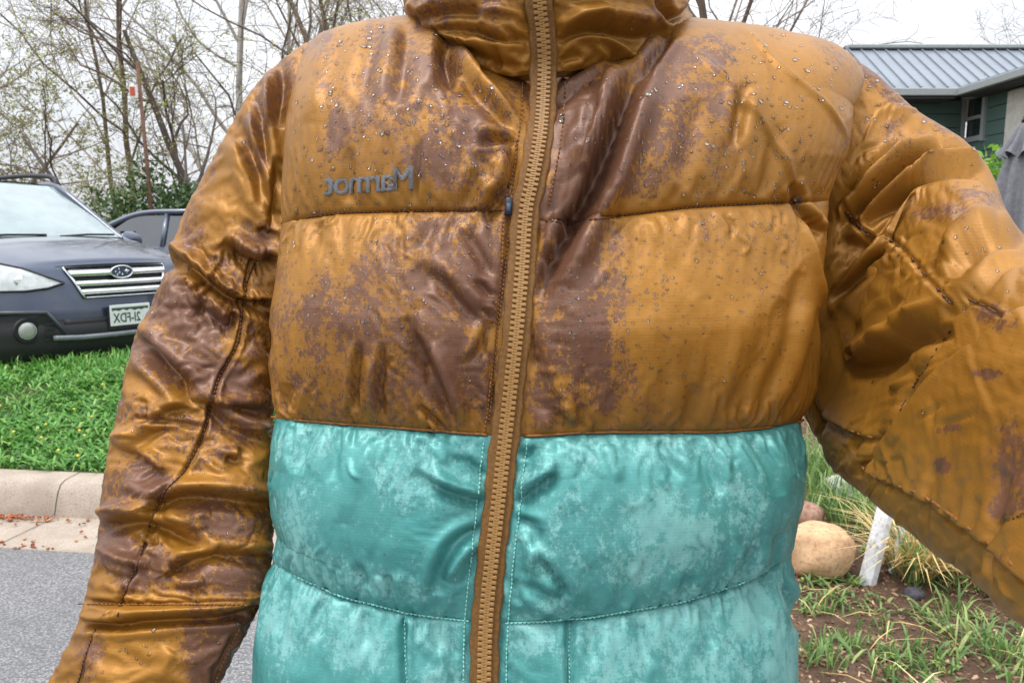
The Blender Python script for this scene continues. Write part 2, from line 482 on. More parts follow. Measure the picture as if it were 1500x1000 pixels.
TORSO_FOLDS = [
    # right of the zipper, the deep tuck below the collar
    ([(938, 108), (908, 168), (882, 232), (852, 292), (830, 335), (806, 385), (786, 440)], 8, -17),
    ([(905, 118), (884, 160), (868, 205), (850, 250)], 9, 9),
    ([(884, 190), (862, 232), (846, 258), (834, 246), (838, 215)], 7, 5),
    ([(872, 168), (856, 208), (842, 232)], 6, -6),
    ([(966, 118), (930, 205), (893, 290), (862, 345), (828, 425)], 15, 11),
    ([(850, 130), (828, 150), (808, 158)], 9, -4), ([(900, 112), (860, 125), (815, 140)], 8, 4),
    ([(820, 215), (835, 240), (822, 290), (800, 330)], 9, -3), ([(845, 270), (825, 310), (798, 330)], 7, 3),
    ([(985, 60), (960, 95), (938, 135)], 7, -7), ([(1000, 70), (972, 110), (955, 140)], 7, 4),
    ([(1008, 88), (1070, 150), (1130, 222), (1162, 292)], 5, 2.6), ([(1085, 52), (1140, 120), (1232, 206)], 4, 2.2),
    ([(1082, 138), (1074, 180), (1066, 225)], 8, -4),
    ([(1015, 160), (1000, 230), (985, 270)], 14, -2.5), ([(1128, 190), (1120, 250), (1110, 290)], 12, -2),
    ([(1163, 292), (1175, 315), (1196, 345)], 6, -6), ([(1150, 270), (1168, 300)], 6, -4),
    # left of the zipper
    ([(642, 92), (675, 130), (715, 165), (758, 205)], 8, -5), ([(668, 96), (705, 140), (750, 178)], 8, 4),
    ([(650, 85), (657, 120), (660, 150)], 9, -6), ([(628, 60), (634, 110), (630, 150)], 9, 3), ([(602, 48), (598, 110), (588, 170)], 11, -3.5),
    ([(560, 52), (548, 110), (536, 160)], 12, -2.5), ([(700, 218), (730, 212), (757, 212)], 6, -5), ([(690, 235), (728, 226), (750, 222)], 7, 3),
    ([(752, 216), (748, 255), (742, 275), (722, 300), (708, 325)], 6, -6), ([(735, 232), (726, 265), (705, 292)], 8, 3.5),
    ([(760, 215), (752, 300), (740, 400), (728, 500), (720, 600)], 5, -4), ([(700, 255), (690, 285), (680, 305)], 7, -2.5),
    ([(480, 70), (474, 130), (468, 190)], 16, 2.2), ([(620, 215), (615, 250), (608, 295)], 4, -2.2),
    ([(588, 255), (584, 285)], 3, -1.8), ([(520, 225), (512, 300)], 10, -1.8),
    # second panel
    ([(540, 500), (533, 545), (526, 600)], 4, -4.5), ([(573, 500), (566, 550), (560, 615)], 4, -4.5), ([(556, 520), (548, 600)], 7, 2.5),
    ([(604, 470), (632, 525), (652, 575), (664, 622)], 9, -5), ([(640, 500), (660, 550), (682, 610)], 9, 3.5),
    ([(618, 395), (655, 425), (690, 462), (716, 478)], 11, -4.5), ([(720, 468), (705, 505), (692, 530)], 5, -5), ([(712, 455), (722, 470)], 4, -4),
    ([(700, 415), (720, 440)], 6, -4), ([(620, 590), (640, 612), (655, 630)], 5, -4), ([(730, 560), (722, 600)], 5, -3.5), ([(680, 340), (705, 380), (718, 410)], 8, -3),
    ([(640, 330), (620, 370)], 9, -2), ([(470, 325), (476, 370)], 10, -2), ([(440, 560), (430, 600)], 9, -3), ([(405, 480), (412, 560), (420, 600)], 8, -3.5),
    ([(776, 470), (790, 540), (815, 600), (838, 630)], 8, -5), ([(782, 530), (800, 580), (838, 612)], 7, 3.5), ([(852, 588), (846, 630)], 6, -3), ([(800, 600), (790, 632)], 6, 3),
    ([(1165, 330), (1180, 400), (1200, 455)], 7, 3.5), ([(1150, 400), (1128, 500), (1095, 605)], 12, -3.2), ([(1186, 450), (1165, 540), (1135, 615)], 10, -3.5), ([(1120, 440), (1085, 540), (1060, 610)], 14, -2.5),
    ([(1195, 470), (1185, 560), (1170, 610)], 7, 2.5), ([(900, 560), (890, 625)], 12, -2), ([(1010, 560), (1000, 628)], 12, -2),
    # teal panels
    ([(722, 738), (690, 730), (650, 712), (615, 685)], 8, -4.9), ([(718, 722), (680, 708), (640, 690)], 9, 3.5), ([(714, 700), (690, 680), (665, 668)], 7, -3),
    ([(712, 768), (675, 782), (652, 812), (640, 862)], 7, -4.9), ([(706, 790), (680, 806), (658, 842)], 7, 4.5), ([(700, 800), (690, 830), (684, 850)], 5, -3.5),
    ([(758, 738), (785, 712), (816, 690)], 7, -5.5), ([(760, 712), (790, 690), (812, 668)], 8, 4.5), ([(760, 756), (784, 766), (793, 800)], 6, -4.9), ([(762, 775), (778, 800), (775, 830)], 7, 4),
    ([(786, 800), (808, 828), (826, 856), (822, 866)], 6, -4.9), ([(770, 792), (795, 832), (818, 862)], 7, 4.5), ([(768, 845), (790, 858), (822, 872)], 8, -4), ([(752, 842), (760, 880)], 6, -3),
    ([(765, 670), (785, 655)], 6, -4), ([(560, 640), (530, 700), (520, 760)], 14, 2.0), ([(460, 630), (455, 690)], 10, -2.6), ([(500, 628), (504, 700)], 8, -2.2), ([(620, 640), (632, 690)], 9, -2.4),
    ([(960, 640), (985, 700)], 9, -2.6), ([(1010, 640), (1040, 720)], 10, -2.6), ([(1090, 640), (1120, 720)], 10, -2.4), ([(1140, 640), (1160, 700)], 9, -2.2), ([(880, 645), (900, 700)], 9, 2.0),
    ([(577, 830), (582, 868)], 6, -3), ([(538, 815), (545, 855)], 7, -2.4), ([(1000, 830), (990, 872)], 9, -2), ([(1085, 790), (1075, 845)], 9, -2.5), ([(1120, 770), (1125, 830)], 8, -2.5),
    ([(597, 908), (598, 950), (603, 1015)], 4, -5, 'x'), ([(831, 908), (829, 950), (829, 1015)], 4, -5, 'x'), ([(640, 905), (650, 950)], 8, -2.4), ([(870, 915), (862, 960)], 9, -2.2),
    ([(1140, 850), (1158, 890), (1162, 925)], 7, -5), ([(1172, 830), (1165, 880)], 6, 3), ([(430, 850), (424, 930)], 9, -2.4), ([(480, 872), (478, 930)], 8, -2.4), ([(540, 890), (545, 940)], 8, -2.2),
    ([(660, 910), (668, 960)], 7, -2.2), ([(760, 918), (768, 975)], 7, -2.4), ([(930, 905), (940, 960)], 9, -2.2), ([(1020, 885), (1035, 940)], 9, -2.4), ([(1090, 860), (1110, 910)], 9, -2.6),
    ([(400, 830), (398, 900), (392, 960)], 8, 3),
]
TORSO_FOLDS = [(f[0], f[1], f[2] * (1.0 if abs(f[2]) > 6 else 1.15)) + tuple(f[3:]) for f in TORSO_FOLDS]

def strokes(n, box, ang, ln, seed, amp=(.7, 1.8), sg=(2.2, 4.0), test=None):
    """thin nylon creases: short strokes along a direction (degrees, photo axes)"""
    r = np.random.RandomState(seed); out = []
    while len(out) < n:
        x, y = r.uniform(box[0], box[2]), r.uniform(box[1], box[3])
        if test is not None and r.rand() > test(x, y): continue
        a = math.radians(ang + r.randn() * 16); l = r.uniform(*ln); b = r.randn() * .22
        dx, dy = math.cos(a) * l / 2, math.sin(a) * l / 2
        out.append(([(x - dx, y - dy), (x - dy * b, y + dx * b), (x + dx, y + dy)], r.uniform(*sg), r.uniform(*amp) * (-1 if r.rand() < .6 else 1)))
    return out
near = lambda G, sc: (lambda x, y: math.exp(-abs(y - float(np.interp(x, *zip(*G)))) / sc))
TORSO_FOLDS += strokes(46, (400, 318, 1200, 380), 90, (18, 50), 101, test=near(S1, 30)) + strokes(60, (400, 540, 1190, 632), 88, (20, 60), 102, test=near(S2, 35))
TORSO_FOLDS += strokes(60, (400, 640, 1175, 720), 84, (20, 60), 103, test=near(S2, 35)) + strokes(46, (400, 780, 1170, 905), 88, (16, 46), 104, test=near(S3, 25)) + strokes(50, (400, 800, 1170, 980), 86, (20, 60), 105, test=near(S3, 35))
TORSO_FOLDS += strokes(14, (640, 120, 740, 300), 60, (20, 50), 106) + strokes(26, (560, 360, 730, 600), 62, (20, 55), 107) + strokes(22, (800, 120, 930, 420), 118, (25, 60), 108) + strokes(16, (780, 460, 880, 620), 70, (20, 45), 109)

def torso_base(U, V):
    """U angle -1..1 round the front (about +-112 degrees), V 0..5 row index"""
    th = U * math.radians(112)
    s, c = np.sin(th), np.cos(th)
    n = 2.5
    X = np.sign(s) * np.abs(s) ** (2 / n)
    Zf = np.sign(c) * np.abs(c) ** (2 / n)
    X = np.where(np.abs(th) > math.pi / 2, np.sign(s) * (1 - .1 * (np.abs(th) - math.pi / 2)), X)
    # nominal row height
    ynom = np.interp(V, [0, 1, 2, 3, 4, 5], [1250, 880, 625, 312, 75, 75])
    gam = np.clip((V - 3), 0, 2) * math.radians(90) * np.where(V > 4, 1, 1)
    gam = np.where(V > 4, math.radians(90) + (V - 4) * math.radians(62), gam)
    yE = np.where(V > 3, 312 + (80 - 312) * np.sin(np.minimum(gam, math.pi / 2)), ynom)
    back = .105 * (1 - np.cos(gam))
    back += .02 * np.sin(np.clip(gam, 0, math.pi)) * 0
    dside = np.interp(yE, [60, 300, 640, 900, 1250], [.70, .695, .685, .675, .68])
    xl = (np.interp(yE, *zip(*XL)) - 750) / F * dside
    xr = (np.interp(yE, *zip(*XR)) - 750) / F * dside
    cx, hw = (xl + xr) / 2, (xr - xl) / 2 - .003 - .009 * (1 - sstep(2.6, 3.4, V))
    x = cx + hw * X
    df = np.interp(yE, *zip(*DF))
    df = np.where(V > 3, .600, df)
    depth = df + (dside - df) * (1 - Zf) + back * np.where(V > 3, 1 - .35 * (1 - Zf), 1)
    px = 750 + F * x / depth
    ys = [np.interp(px, *zip(*g)) for g in ([(0, 1250), (1500, 1250)], S3, S2, S1, RG)]
    py = np.where(V <= 1, ys[0] + (ys[1] - ys[0]) * V, 0)
    py = np.where((V > 1) & (V <= 2), ys[1] + (ys[2] - ys[1]) * (V - 1), py)
    py = np.where((V > 2) & (V <= 3), ys[2] + (ys[3] - ys[2]) * (V - 2), py)
    py = np.where(V > 3, ys[3] + (ys[4] - ys[3]) * np.sin(np.clip(gam, 0, math.pi)), py)
    y = -(py - 500) / F * depth
    return np.stack([x, y, depth], -1), px, py

def torso_design(U, V):
    P, px, py = torso_base(U, V)
    nrm = normals(P)
    flip = np.sign((nrm * P).sum(-1).mean())
    nrm = -nrm * flip
    tau = np.where(V < 4, V - np.floor(np.minimum(V, 3.999)), 0)
    tau = np.where(V >= 3, np.clip((V - 3) / 2, 0, 1), tau)
    prof = (4 * tau * (1 - tau)) ** .55
    prof = np.where((V >= 3), np.clip(tau / .18, 0, 1) ** .5 * (1 - .55 * sstep(.2, .7, tau)), prof)
    A = np.interp(V, [0, .9, 1.1, 2, 2.5, 3, 4, 5], [.018, .018, .020, .019, .020, .016, .010, .007])
    zd = np.abs(px - zip_x(py))
    zf = sstep(18, 95, zd) ** .7
    ef = 1 - .93 * sstep(.38, .74, np.abs(U))
    P = P + nrm * (A * prof * (.12 + .88 * zf) * ef)[..., None]
    h = fold_field(px, py, TORSO_FOLDS, np.abs(U) < .95)
    h += (fbm(px / 70, py / 100, 3, 3) - .5) * .005 * sstep(20, 60, zd)
    wx_, wy_ = px / 45 + 1.4 * fbm(px / 90, py / 90, 81, 2), py / 95 + 1.4 * fbm(px / 80 + 7, py / 80, 83, 2)
    h += ((1 - np.abs(2 * vnoise(wx_, wy_, 85) - 1)) ** 2 - .4) * .0009
    h *= sstep(12, 30, zd)
    P = P + nrm * h[..., None]
    return P, px, py, nrm

def torso_maps(U, V, px, py):
    dseam = np.min([np.abs(V - k) for k in (1, 2, 3)], 0)
    zd = np.abs(px - zip_x(py))
    fad = np.exp(-(dseam / .22) ** 1.3)
    mod = .55 + .9 * vnoise(px / 70, py / 200, 11)
    exu = .005 + .080 * fad * mod * sstep(14, 30, zd)
    exv = .004 + .080 * np.exp(-np.clip(zd - 22, 0, 999) / 45) * (.4 + 1.1 * vnoise(px / 200, py / 60, 12))
    exv = exv * sstep(.03, .12, dseam)
    sk = (V > 3.6) * .5
    exu *= 1 - sk; exv *= 1 - sk
    anch = .016 + .9 * np.exp(-(dseam / .018) ** 2) + .9 * (zd < 22) + .25 * np.exp(-np.clip(zd - 22, 0, 99) / 8)
    anch += .9 * (np.abs(U) > .97)
    anch += .05 * sstep(.8, .95, np.abs(U))
    return exu, exv, np.clip(anch, 0, .95)

def solve(design, maps, U0, V0, levels, its, bend, noise=.0008, seed=5, nb=0):
    U, V = U0, V0
    D, px, py, nr = design(U, V)
    r = np.random.RandomState(seed)
    disp = nr * (blur(r.randn(*U.shape), 1) * noise)[..., None]
    for lv in range(levels):
        if lv:
            U, V = up2(U), up2(V)
            D, px, py, nr = design(U, V)
            disp = up2(disp)
        exu, exv, an = maps(U, V, px, py)
        if lv: an = an * np.where(an < .1, .6 if lv == 1 else .45, 1)
        P = relax(D, exu, exv, an, D + disp, its[lv], bend[lv])
        disp = P - D
    P = D + (blur(disp, nb) if nb else disp)
    return P, U, V, px, py

nU, nV = 91, 101
u0 = np.linspace(-1, 1, nU)
vk = np.r_[np.linspace(0, 1, 17)[:-1], np.linspace(1, 2, 25)[:-1], np.linspace(2, 3, 29)[:-1], np.linspace(3, 4, 27)[:-1], np.linspace(4, 5, 8)]
U0, V0 = np.meshgrid(u0, vk)
TP, TU, TV, tpx, tpy = solve(torso_design, torso_maps, U0, V0, 3, (90, 45, 22), (.35, .3, .25))
TN = normals(TP); TN = -TN * np.sign((TN * TP).sum(-1).mean())
tpx, tpy = to_px(TP)

# ------------------------------------------------------------------ sleeves
def sleeve_frame(stations, n, ray=False):
    """rings from pairs of edge points (px, py, depth) -> centre, half edge vector, half thickness vector"""
    A = np.array([at(*s[0]) for s in stations]); B = np.array([at(*s[1]) for s in stations]); K = np.array([s[2] for s in stations])
    t = np.linspace(0, 1, len(stations)); tt = np.linspace(0, 1, n)
    k = max(1, int(math.ceil(n / (len(stations) - 1))))
    def rs(Q):
        q = smooth_poly(Q, 12); return np.stack([np.interp(tt, np.linspace(0, 1, len(q)), q[:, c]) for c in range(Q.shape[1])], -1)
    A, B, K = rs(A), rs(B), rs(K[:, None])[:, 0]
    C = (A + B) / 2; E = (A - B) / 2
    T = np.gradient(C, axis=0); T /= np.linalg.norm(T, axis=1)[:, None]
    W = np.cross(E, T); W /= np.linalg.norm(W, axis=1)[:, None] + 1e-9
    if ray:
        W = -C / np.linalg.norm(C, axis=1)[:, None]
    # thickness direction faces the viewer
    sg = np.sign(-(W * C).sum(1)); W *= np.where(sg == 0, 1, sg)[:, None]
    for i in range(6):
        W[1:-1] = .25 * W[:-2] + .5 * W[1:-1] + .25 * W[2:]
    W /= np.linalg.norm(W, axis=1)[:, None]
    return C, E, W * (np.linalg.norm(E, axis=1) * K)[:, None]

def make_sleeve(stations, folds, seams, n0, m0, its, wetseed, amp_noise=.004, exc=.022, seed=1, ray=False, expo=2.25, crumple=.001, soft=.004, fk=.8, exu_k=0.0, under=0.0, wr=(.08, .7)):
    """V runs 0..1 along the sleeve, U angle with 0 facing the viewer"""
    th = np.linspace(-math.pi, math.pi, m0)
    th = th - .45 * np.sin(th) * 1.0
    v = np.linspace(0, 1, n0)
    def design(U, V):
        fr = sleeve_frame(stations, U.shape[0], ray)
        C, E, W = [np.repeat(q[:, None], U.shape[1], 1) for q in fr]
        co, si = np.cos(U), np.sin(U)
        k = 2 / (expo + under * sstep(.05, .6, -si))
        sx = (np.sign(si) * np.abs(si) ** k)[..., None]; cx = (np.sign(co) * np.abs(co) ** k)[..., None]
        P = C + E * sx + W * cx
        nr = E * sx / (E ** 2).sum(-1, keepdims=True) ** .5 + W * cx / ((W ** 2).sum(-1, keepdims=True) ** .5 + 1e-9)
        nr /= np.linalg.norm(nr, axis=-1, keepdims=True) + 1e-9
        px, py = to_px(P)
        h = fk * fold_field(px, py, folds, np.cos(U) > -.15) * sstep(wr[0], wr[1], np.cos(U))
        h += (fbm(px / 60 + 9, py / 45, 21 + seed, 3) - .5) * amp_noise
        wx_, wy_ = px / 62 + 1.6 * fbm(px / 90, py / 90, 51 + seed, 2), py / 40 + 1.6 * fbm(px / 80 + 7, py / 80, 53 + seed, 2) - px / 160
        rg = (1 - np.abs(2 * vnoise(wx_, wy_, 55 + seed) - 1)) ** 2 + .45 * (1 - np.abs(2 * vnoise(wx_ * 2.1 + 3, wy_ * 2.1, 57 + seed) - 1)) ** 2
        h += (rg - .55) * crumple * sstep(-.1, .4, np.cos(U))
        for (vs, w, a) in seams:
            h += -a * np.exp(-((V - vs) / w) ** 2) + .45 * a * np.exp(-((np.abs(V - vs) - 3.2 * w) / (2.0 * w)) ** 2)
        return P + nr * h[..., None], px, py, nr
    def maps(U, V, px, py):
        f = np.zeros(U.shape); pin = np.zeros(U.shape)
        for (vs, w, a) in seams:
            f = np.maximum(f, np.exp(-(np.abs(V - vs) / (w * 7)) ** 1.2)); pin = np.maximum(pin, np.exp(-((V - vs) / (w * .8)) ** 2))
        exu = .012 + .08 * f * (.5 + vnoise(px / 50, py / 90, 31 + seed)) + exu_k * (.15 + 1.2 * vnoise(px / 120, py / 120, 35 + seed)) * (1 - sstep(.42, .62, V)) * sstep(.3, .45, V)
        exv = .008 + exc * (.1 + 1.1 * vnoise(px / 140, py / 60, 33 + seed))
        an = soft + .03 * (1 - sstep(.0, .35, np.cos(U))) + .25 * (np.cos(U) < -.15) + .8 * pin + .9 * (V < .01) + .9 * (V > .99) + .9 * (np.abs(U) > 3.1)
        return exu, exv, np.clip(an, 0, .95)
    U0, V0 = np.meshgrid(th, v)
    P, U, V, px, py = solve(design, maps, U0, V0, 3, its, (.35, .3, .25), seed=seed)
    return P, U, V

LS = [((480, 52, .76), (520, 240, .74), .55), ((430, 74, .76), (480, 320, .74), .55), ((368, 136, .75), (455, 385, .735), .58), ((312, 230, .745), (432, 420, .73), .60),
      ((262, 330, .735), (412, 440, .725), .62), ((248, 392, .73), (402, 468, .72), .62), ((200, 494, .72), (400, 540, .715), .64), ((176, 588, .71), (401, 618, .71), .64), ((157, 664, .70), (402, 692, .70), .64),
      ((146, 766, .69), (401, 775, .69), .66), ((131, 850, .68), (396, 845, .68), .66), ((116, 912, .675), (382, 885, .675), .66), ((72, 1000, .665), (346, 955, .665), .66), ((20, 1110, .65), (290, 1060, .65), .66), ((-30, 1220, .635), (190, 1190, .635), .66)]
LEFT_FOLDS = [
    ([(352, 172), (364, 212), (382, 258), (396, 318)], 8, -12), ([(380, 120), (384, 190), (396, 262)], 7, -10), ([(412, 84), (408, 140), (404, 188)], 7, -11), ([(404, 232), (402, 290), (398, 335)], 7, -10),
    ([(366, 165), (374, 215), (388, 250)], 6, 5), ([(394, 120), (396, 190)], 6, 5), ([(340, 200), (355, 260), (378, 320)], 12, 5), ([(385, 330), (392, 345), (400, 335)], 7, -6),
    ([(328, 352), (352, 376), (380, 388), (396, 380)], 9, -12, 'e'), ([(330, 340), (360, 358), (388, 366)], 12, 8), ([(362, 398), (362, 430)], 6, -3),
    ([(262, 380), (286, 396), (312, 418), (344, 440), (392, 444)], 6, -11, 'x'), ([(262, 360), (300, 394), (335, 420)], 9, 6, 'x'), ([(262, 398), (290, 414), (318, 440), (340, 452)], 9, 7),
    ([(276, 408), (270, 418), (280, 420)], 4, -6), ([(296, 412), (290, 428)], 4, -6), ([(308, 420), (302, 436)], 4, -5), ([(300, 438), (298, 452), (318, 470), (330, 474)], 6, -8), ([(306, 432), (322, 452), (336, 462)], 6, 6),
    ([(290, 446), (292, 465), (308, 484)], 7, -5), ([(340, 455), (338, 475), (322, 480)], 6, -6),
    ([(190, 494), (206, 500), (236, 530), (270, 560), (296, 586)], 11, -12, 'b'), ([(196, 512), (225, 552), (262, 585), (310, 615)], 12, 9), ([(262, 556), (278, 586), (310, 596), (392, 604)], 8, -9), ([(270, 570), (300, 575), (330, 560)], 12, 5),
    ([(300, 600), (345, 628), (392, 652)], 9, -8), ([(306, 582), (350, 608), (394, 630)], 9, 6), ([(178, 548), (210, 560), (240, 585)], 12, -4), ([(208, 582), (212, 606), (204, 622)], 6, -4),
    ([(222, 622), (252, 602), (275, 600), (300, 612)], 7, -6), ([(230, 606), (262, 590)], 8, 4), ([(196, 612), (250, 618), (300, 626)], 4, -4),
    ([(150, 652), (170, 660), (200, 672), (240, 700)], 9, -6), ([(192, 668), (200, 650), (228, 632), (270, 628)], 8, -6), ([(160, 640), (200, 634)], 9, 5), ([(214, 660), (240, 688)], 7, 4),
    ([(330, 668), (348, 674), (354, 655)], 6, -6), ([(316, 660), (350, 660)], 6, 4), ([(290, 655), (305, 640)], 6, -3), ([(290, 668), (320, 690), (385, 700)], 9, 5), ([(180, 705), (215, 720), (240, 712)], 10, 5),
    ([(236, 738), (262, 728), (310, 728), (398, 740)], 9, -12, 'x'), ([(240, 716), (300, 706), (390, 716)], 11, 8), ([(240, 752), (270, 758), (310, 748)], 8, 5), ([(232, 748), (250, 766), (300, 786)], 7, -5),
    ([(146, 772), (168, 766), (200, 764), (240, 776), (290, 798), (306, 812)], 9, -13, 'b'), ([(142, 792), (160, 806), (190, 820), (222, 826)], 9, 9), ([(150, 752), (190, 745), (222, 752)], 11, 7), ([(198, 776), (204, 795), (216, 800)], 5, -6), ([(222, 782), (228, 800)], 5, -5),
    ([(260, 832), (282, 822), (320, 812), (396, 818)], 9, -10, 'x'), ([(255, 808), (300, 806), (318, 812)], 8, 6), ([(248, 840), (270, 852), (300, 850)], 8, 5), ([(146, 830), (170, 850), (188, 858)], 7, -5), ([(150, 850), (180, 862), (200, 840)], 8, 4),
    ([(124, 850), (130, 865), (124, 880)], 6, -4), ([(165, 840), (195, 848)], 5, -3.5),
    ([(112, 906), (130, 914), (165, 916), (205, 910), (260, 906), (330, 902), (392, 884)], 6, -11, 'x'), ([(135, 893), (160, 896), (210, 892), (280, 890), (385, 876)], 9, 6), ([(110, 924), (190, 928), (260, 920), (345, 916)], 8, 4, 'x'),
    ([(108, 876), (170, 884), (260, 884), (370, 882)], 4, -4, 'x'), ([(118, 890), (120, 905)], 6, -5), ([(350, 920), (330, 960), (310, 1010)], 5, -4), ([(250, 950), (230, 1000)], 12, 4), ([(140, 918), (125, 965), (112, 1010)], 3, -3),
    ([(372, 385), (356, 440), (350, 500), (318, 560), (300, 630), (270, 690), (240, 722), (222, 762), (200, 830), (178, 880), (172, 912)], 3.2, -3.4, 'x'),
]
LEFT_FOLDS += strokes(60, (170, 440, 395, 900), 14, (24, 70), 111, (.6, 1.5)) + strokes(30, (170, 560, 395, 900), -28, (24, 60), 112, (.6, 1.5)) + strokes(16, (280, 130, 395, 400), 74, (24, 60), 113) + strokes(16, (255, 372, 395, 450), 70, (12, 26), 114, (1.2, 2.6))
LP, LU, LV = make_sleeve(LS, LEFT_FOLDS, [(.355, .006, .004)], 111, 61, (220, 60, 20), 1, seed=1, ray=True, exc=.075)

RS = [((1170, 66, .80), (1120, 540, .80), .24), ((1262, 94, .77), (1180, 604, .77), .26), ((1342, 162, .745), (1210, 652, .745), .28), ((1424, 216, .715), (1244, 684, .715), .32), ((1446, 282, .675), (1272, 716, .67), .36), ((1478, 334, .60), (1330, 756, .595), .42),
      ((1545, 378, .505), (1418, 818, .50), .48), ((1668, 430, .405), (1534, 905, .40), .52), ((1840, 530, .315), (1690, 1040, .31), .55), ((2075, 705, .24), (1930, 1220, .238), .55)]
RIGHT_FOLDS = [
    # upper arm: long tucks running up to the elbow overhang
    ([(1378, 214), (1345, 232), (1305, 264), (1258, 304), (1228, 334)], 8, -14), ([(1384, 228), (1335, 262), (1280, 302), (1245, 332)], 8, 8), ([(1330, 208), (1290, 244), (1250, 284)], 16, 5),
    ([(1455, 250), (1400, 252), (1350, 272), (1300, 298), (1262, 330)], 7, -12), ([(1450, 232), (1420, 242), (1385, 248), (1350, 260)], 8, 7), ([(1384, 250), (1392, 264), (1362, 277), (1322, 292)], 5, 5),
    # elbow cloth lying over the upper arm
    ([(1520, 306), (1430, 278), (1380, 276), (1340, 286), (1314, 314), (1288, 350), (1250, 392), (1212, 436)], 5, 9, (1, 90)),
    ([(1238, 308), (1252, 326), (1280, 352)], 4, -4, 'x'), ([(1228, 350), (1255, 358), (1280, 352)], 9, -5),
    ([(1216, 442), (1244, 420), (1276, 394), (1308, 372)], 8, -11), ([(1218, 462), (1254, 432), (1300, 394), (1322, 380)], 9, 6),
    ([(1404, 418), (1410, 394), (1436, 374), (1480, 358), (1540, 345)], 9, -11), ([(1395, 396), (1418, 368), (1460, 346)], 13, 6),
    ([(1540, 360), (1475, 384), (1436, 424), (1392, 456), (1335, 488), (1284, 522), (1244, 538)], 5, 6, (-1, 60)),
    ([(1240, 545), (1275, 534), (1320, 504), (1362, 488), (1398, 480)], 10, -10), ([(1246, 522), (1268, 516)], 5, -4), ([(1310, 468), (1325, 486), (1350, 470)], 10, -4), ([(1330, 440), (1300, 470), (1280, 500)], 13, -3),
    ([(1258, 566), (1300, 548), (1330, 560), (1310, 602)], 22, -3.5), ([(1392, 486), (1362, 528), (1332, 572), (1306, 618)], 4, -4), ([(1345, 560), (1318, 600)], 6, -4), ([(1330, 545), (1306, 572)], 6, 3),
    # forearm panel lying over the elbow
    ([(1540, 436), (1484, 478), (1440, 512), (1392, 546), (1345, 592), (1310, 630), (1280, 656)], 5, 8, (1, 130)),
    ([(1195, 580), (1212, 612), (1245, 630), (1284, 642)], 4, 5, (-1, 30)), ([(1292, 634), (1276, 662), (1256, 700)], 7, -4.5), ([(1262, 640), (1250, 660)], 6, -4),
    # underarm seam: upper panel bulges over the flat underside
    ([(1250, 668), (1268, 686), (1292, 702), (1326, 714), (1360, 730), (1400, 758), (1440, 788), (1475, 818), (1540, 880)], 4, 3.5, (-1, 40)),
    ([(1332, 664), (1336, 702)], 6, -1.2), ([(1385, 676), (1379, 736)], 7, -1.4), ([(1420, 700), (1408, 756)], 7, -1.2), ([(1447, 728), (1432, 778)], 7, -1.6), ([(1482, 690), (1464, 790)], 10, -2), ([(1500, 752), (1472, 772), (1455, 802)], 4, -2),
    ([(1455, 790), (1450, 826), (1454, 850)], 4, -2.4),
    ([(1290, 350), (1318, 364), (1345, 390), (1370, 420), (1398, 448)], 3.2, -1.8, 'x'), ([(1420, 440), (1448, 452), (1470, 466), (1486, 482)], 3.2, -1.8, 'x'),
    ([(1300, 150), (1330, 175)], 10, 2.5), ([(1400, 330), (1440, 322), (1480, 330)], 12, -2.5),
]
RIGHT_FOLDS += strokes(34, (1215, 300, 1420, 620), -36, (30, 90), 121, (.5, 1.3)) + strokes(14, (1240, 130, 1420, 270), -32, (30, 80), 122, (.6, 1.4)) + strokes(26, (1290, 345, 1400, 450), 130, (14, 30), 123, (.8, 1.8), test=lambda x, y: math.exp(-abs((y - 348) - (x - 1290) * .9) / 14)) + strokes(30, (1270, 640, 1500, 860), 96, (22, 60), 124, (.6, 1.6), test=lambda x, y: math.exp(-abs(y - np.interp(x, [1262, 1325, 1400, 1500], [680, 710, 755, 838])) / 30)) + strokes(18, (1200, 560, 1330, 700), -30, (20, 50), 125)
RP, RU, RV = make_sleeve(RS, RIGHT_FOLDS, [], 101, 71, (220, 60, 20), 2, amp_noise=.003, exc=.0, seed=2, expo=2.35, crumple=.0, soft=.005, fk=1.02, exu_k=.014, under=2.6, wr=(-.12, .22))

# ------------------------------------------------------------------ collar
CB = [(560, 20), (602, 26), (625, 58), (650, 78), (700, 102), (750, 112), (797, 106), (840, 104), (900, 92), (935, 100), (962, 82), (1000, 34), (1040, 10)]
COLLAR_FOLDS = [
    ([(622, 60), (660, 62), (700, 78), (740, 95), (765, 98)], 7, -6), ([(640, 48), (700, 52), (740, 66), (775, 60)], 7, -6), ([(650, 55), (690, 68), (730, 84)], 6, 5), ([(700, 62), (735, 74), (772, 70)], 6, 5), ([(712, 30), (745, 26), (778, 30)], 9, 4),
    ([(640, 30), (690, 28), (720, 34)], 9, -5), ([(620, 8), (640, 20), (660, 18)], 9, 4), ([(728, 70), (732, 88), (724, 104)], 5, -3), ([(745, 48), (760, 62)], 5, -4),
    ([(815, 66), (840, 54), (880, 50), (930, 56), (958, 50)], 10, -9), ([(818, 74), (850, 62), (880, 66), (905, 84), (935, 92)], 8, 7), ([(818, 48), (850, 40), (885, 30)], 8, 5), ([(870, 64), (890, 78), (900, 92)], 5, -4),
    ([(940, 0), (945, 22), (962, 34), (980, 20), (982, 0)], 4, -4, 'x'), ([(945, -10), (962, 20), (975, 0)], 9, 4), ([(985, 10), (975, 45), (955, 75)], 7, 4), ([(830, 10), (880, 5)], 10, -3), ([(820, 90), (850, 84)], 5, -3),
]
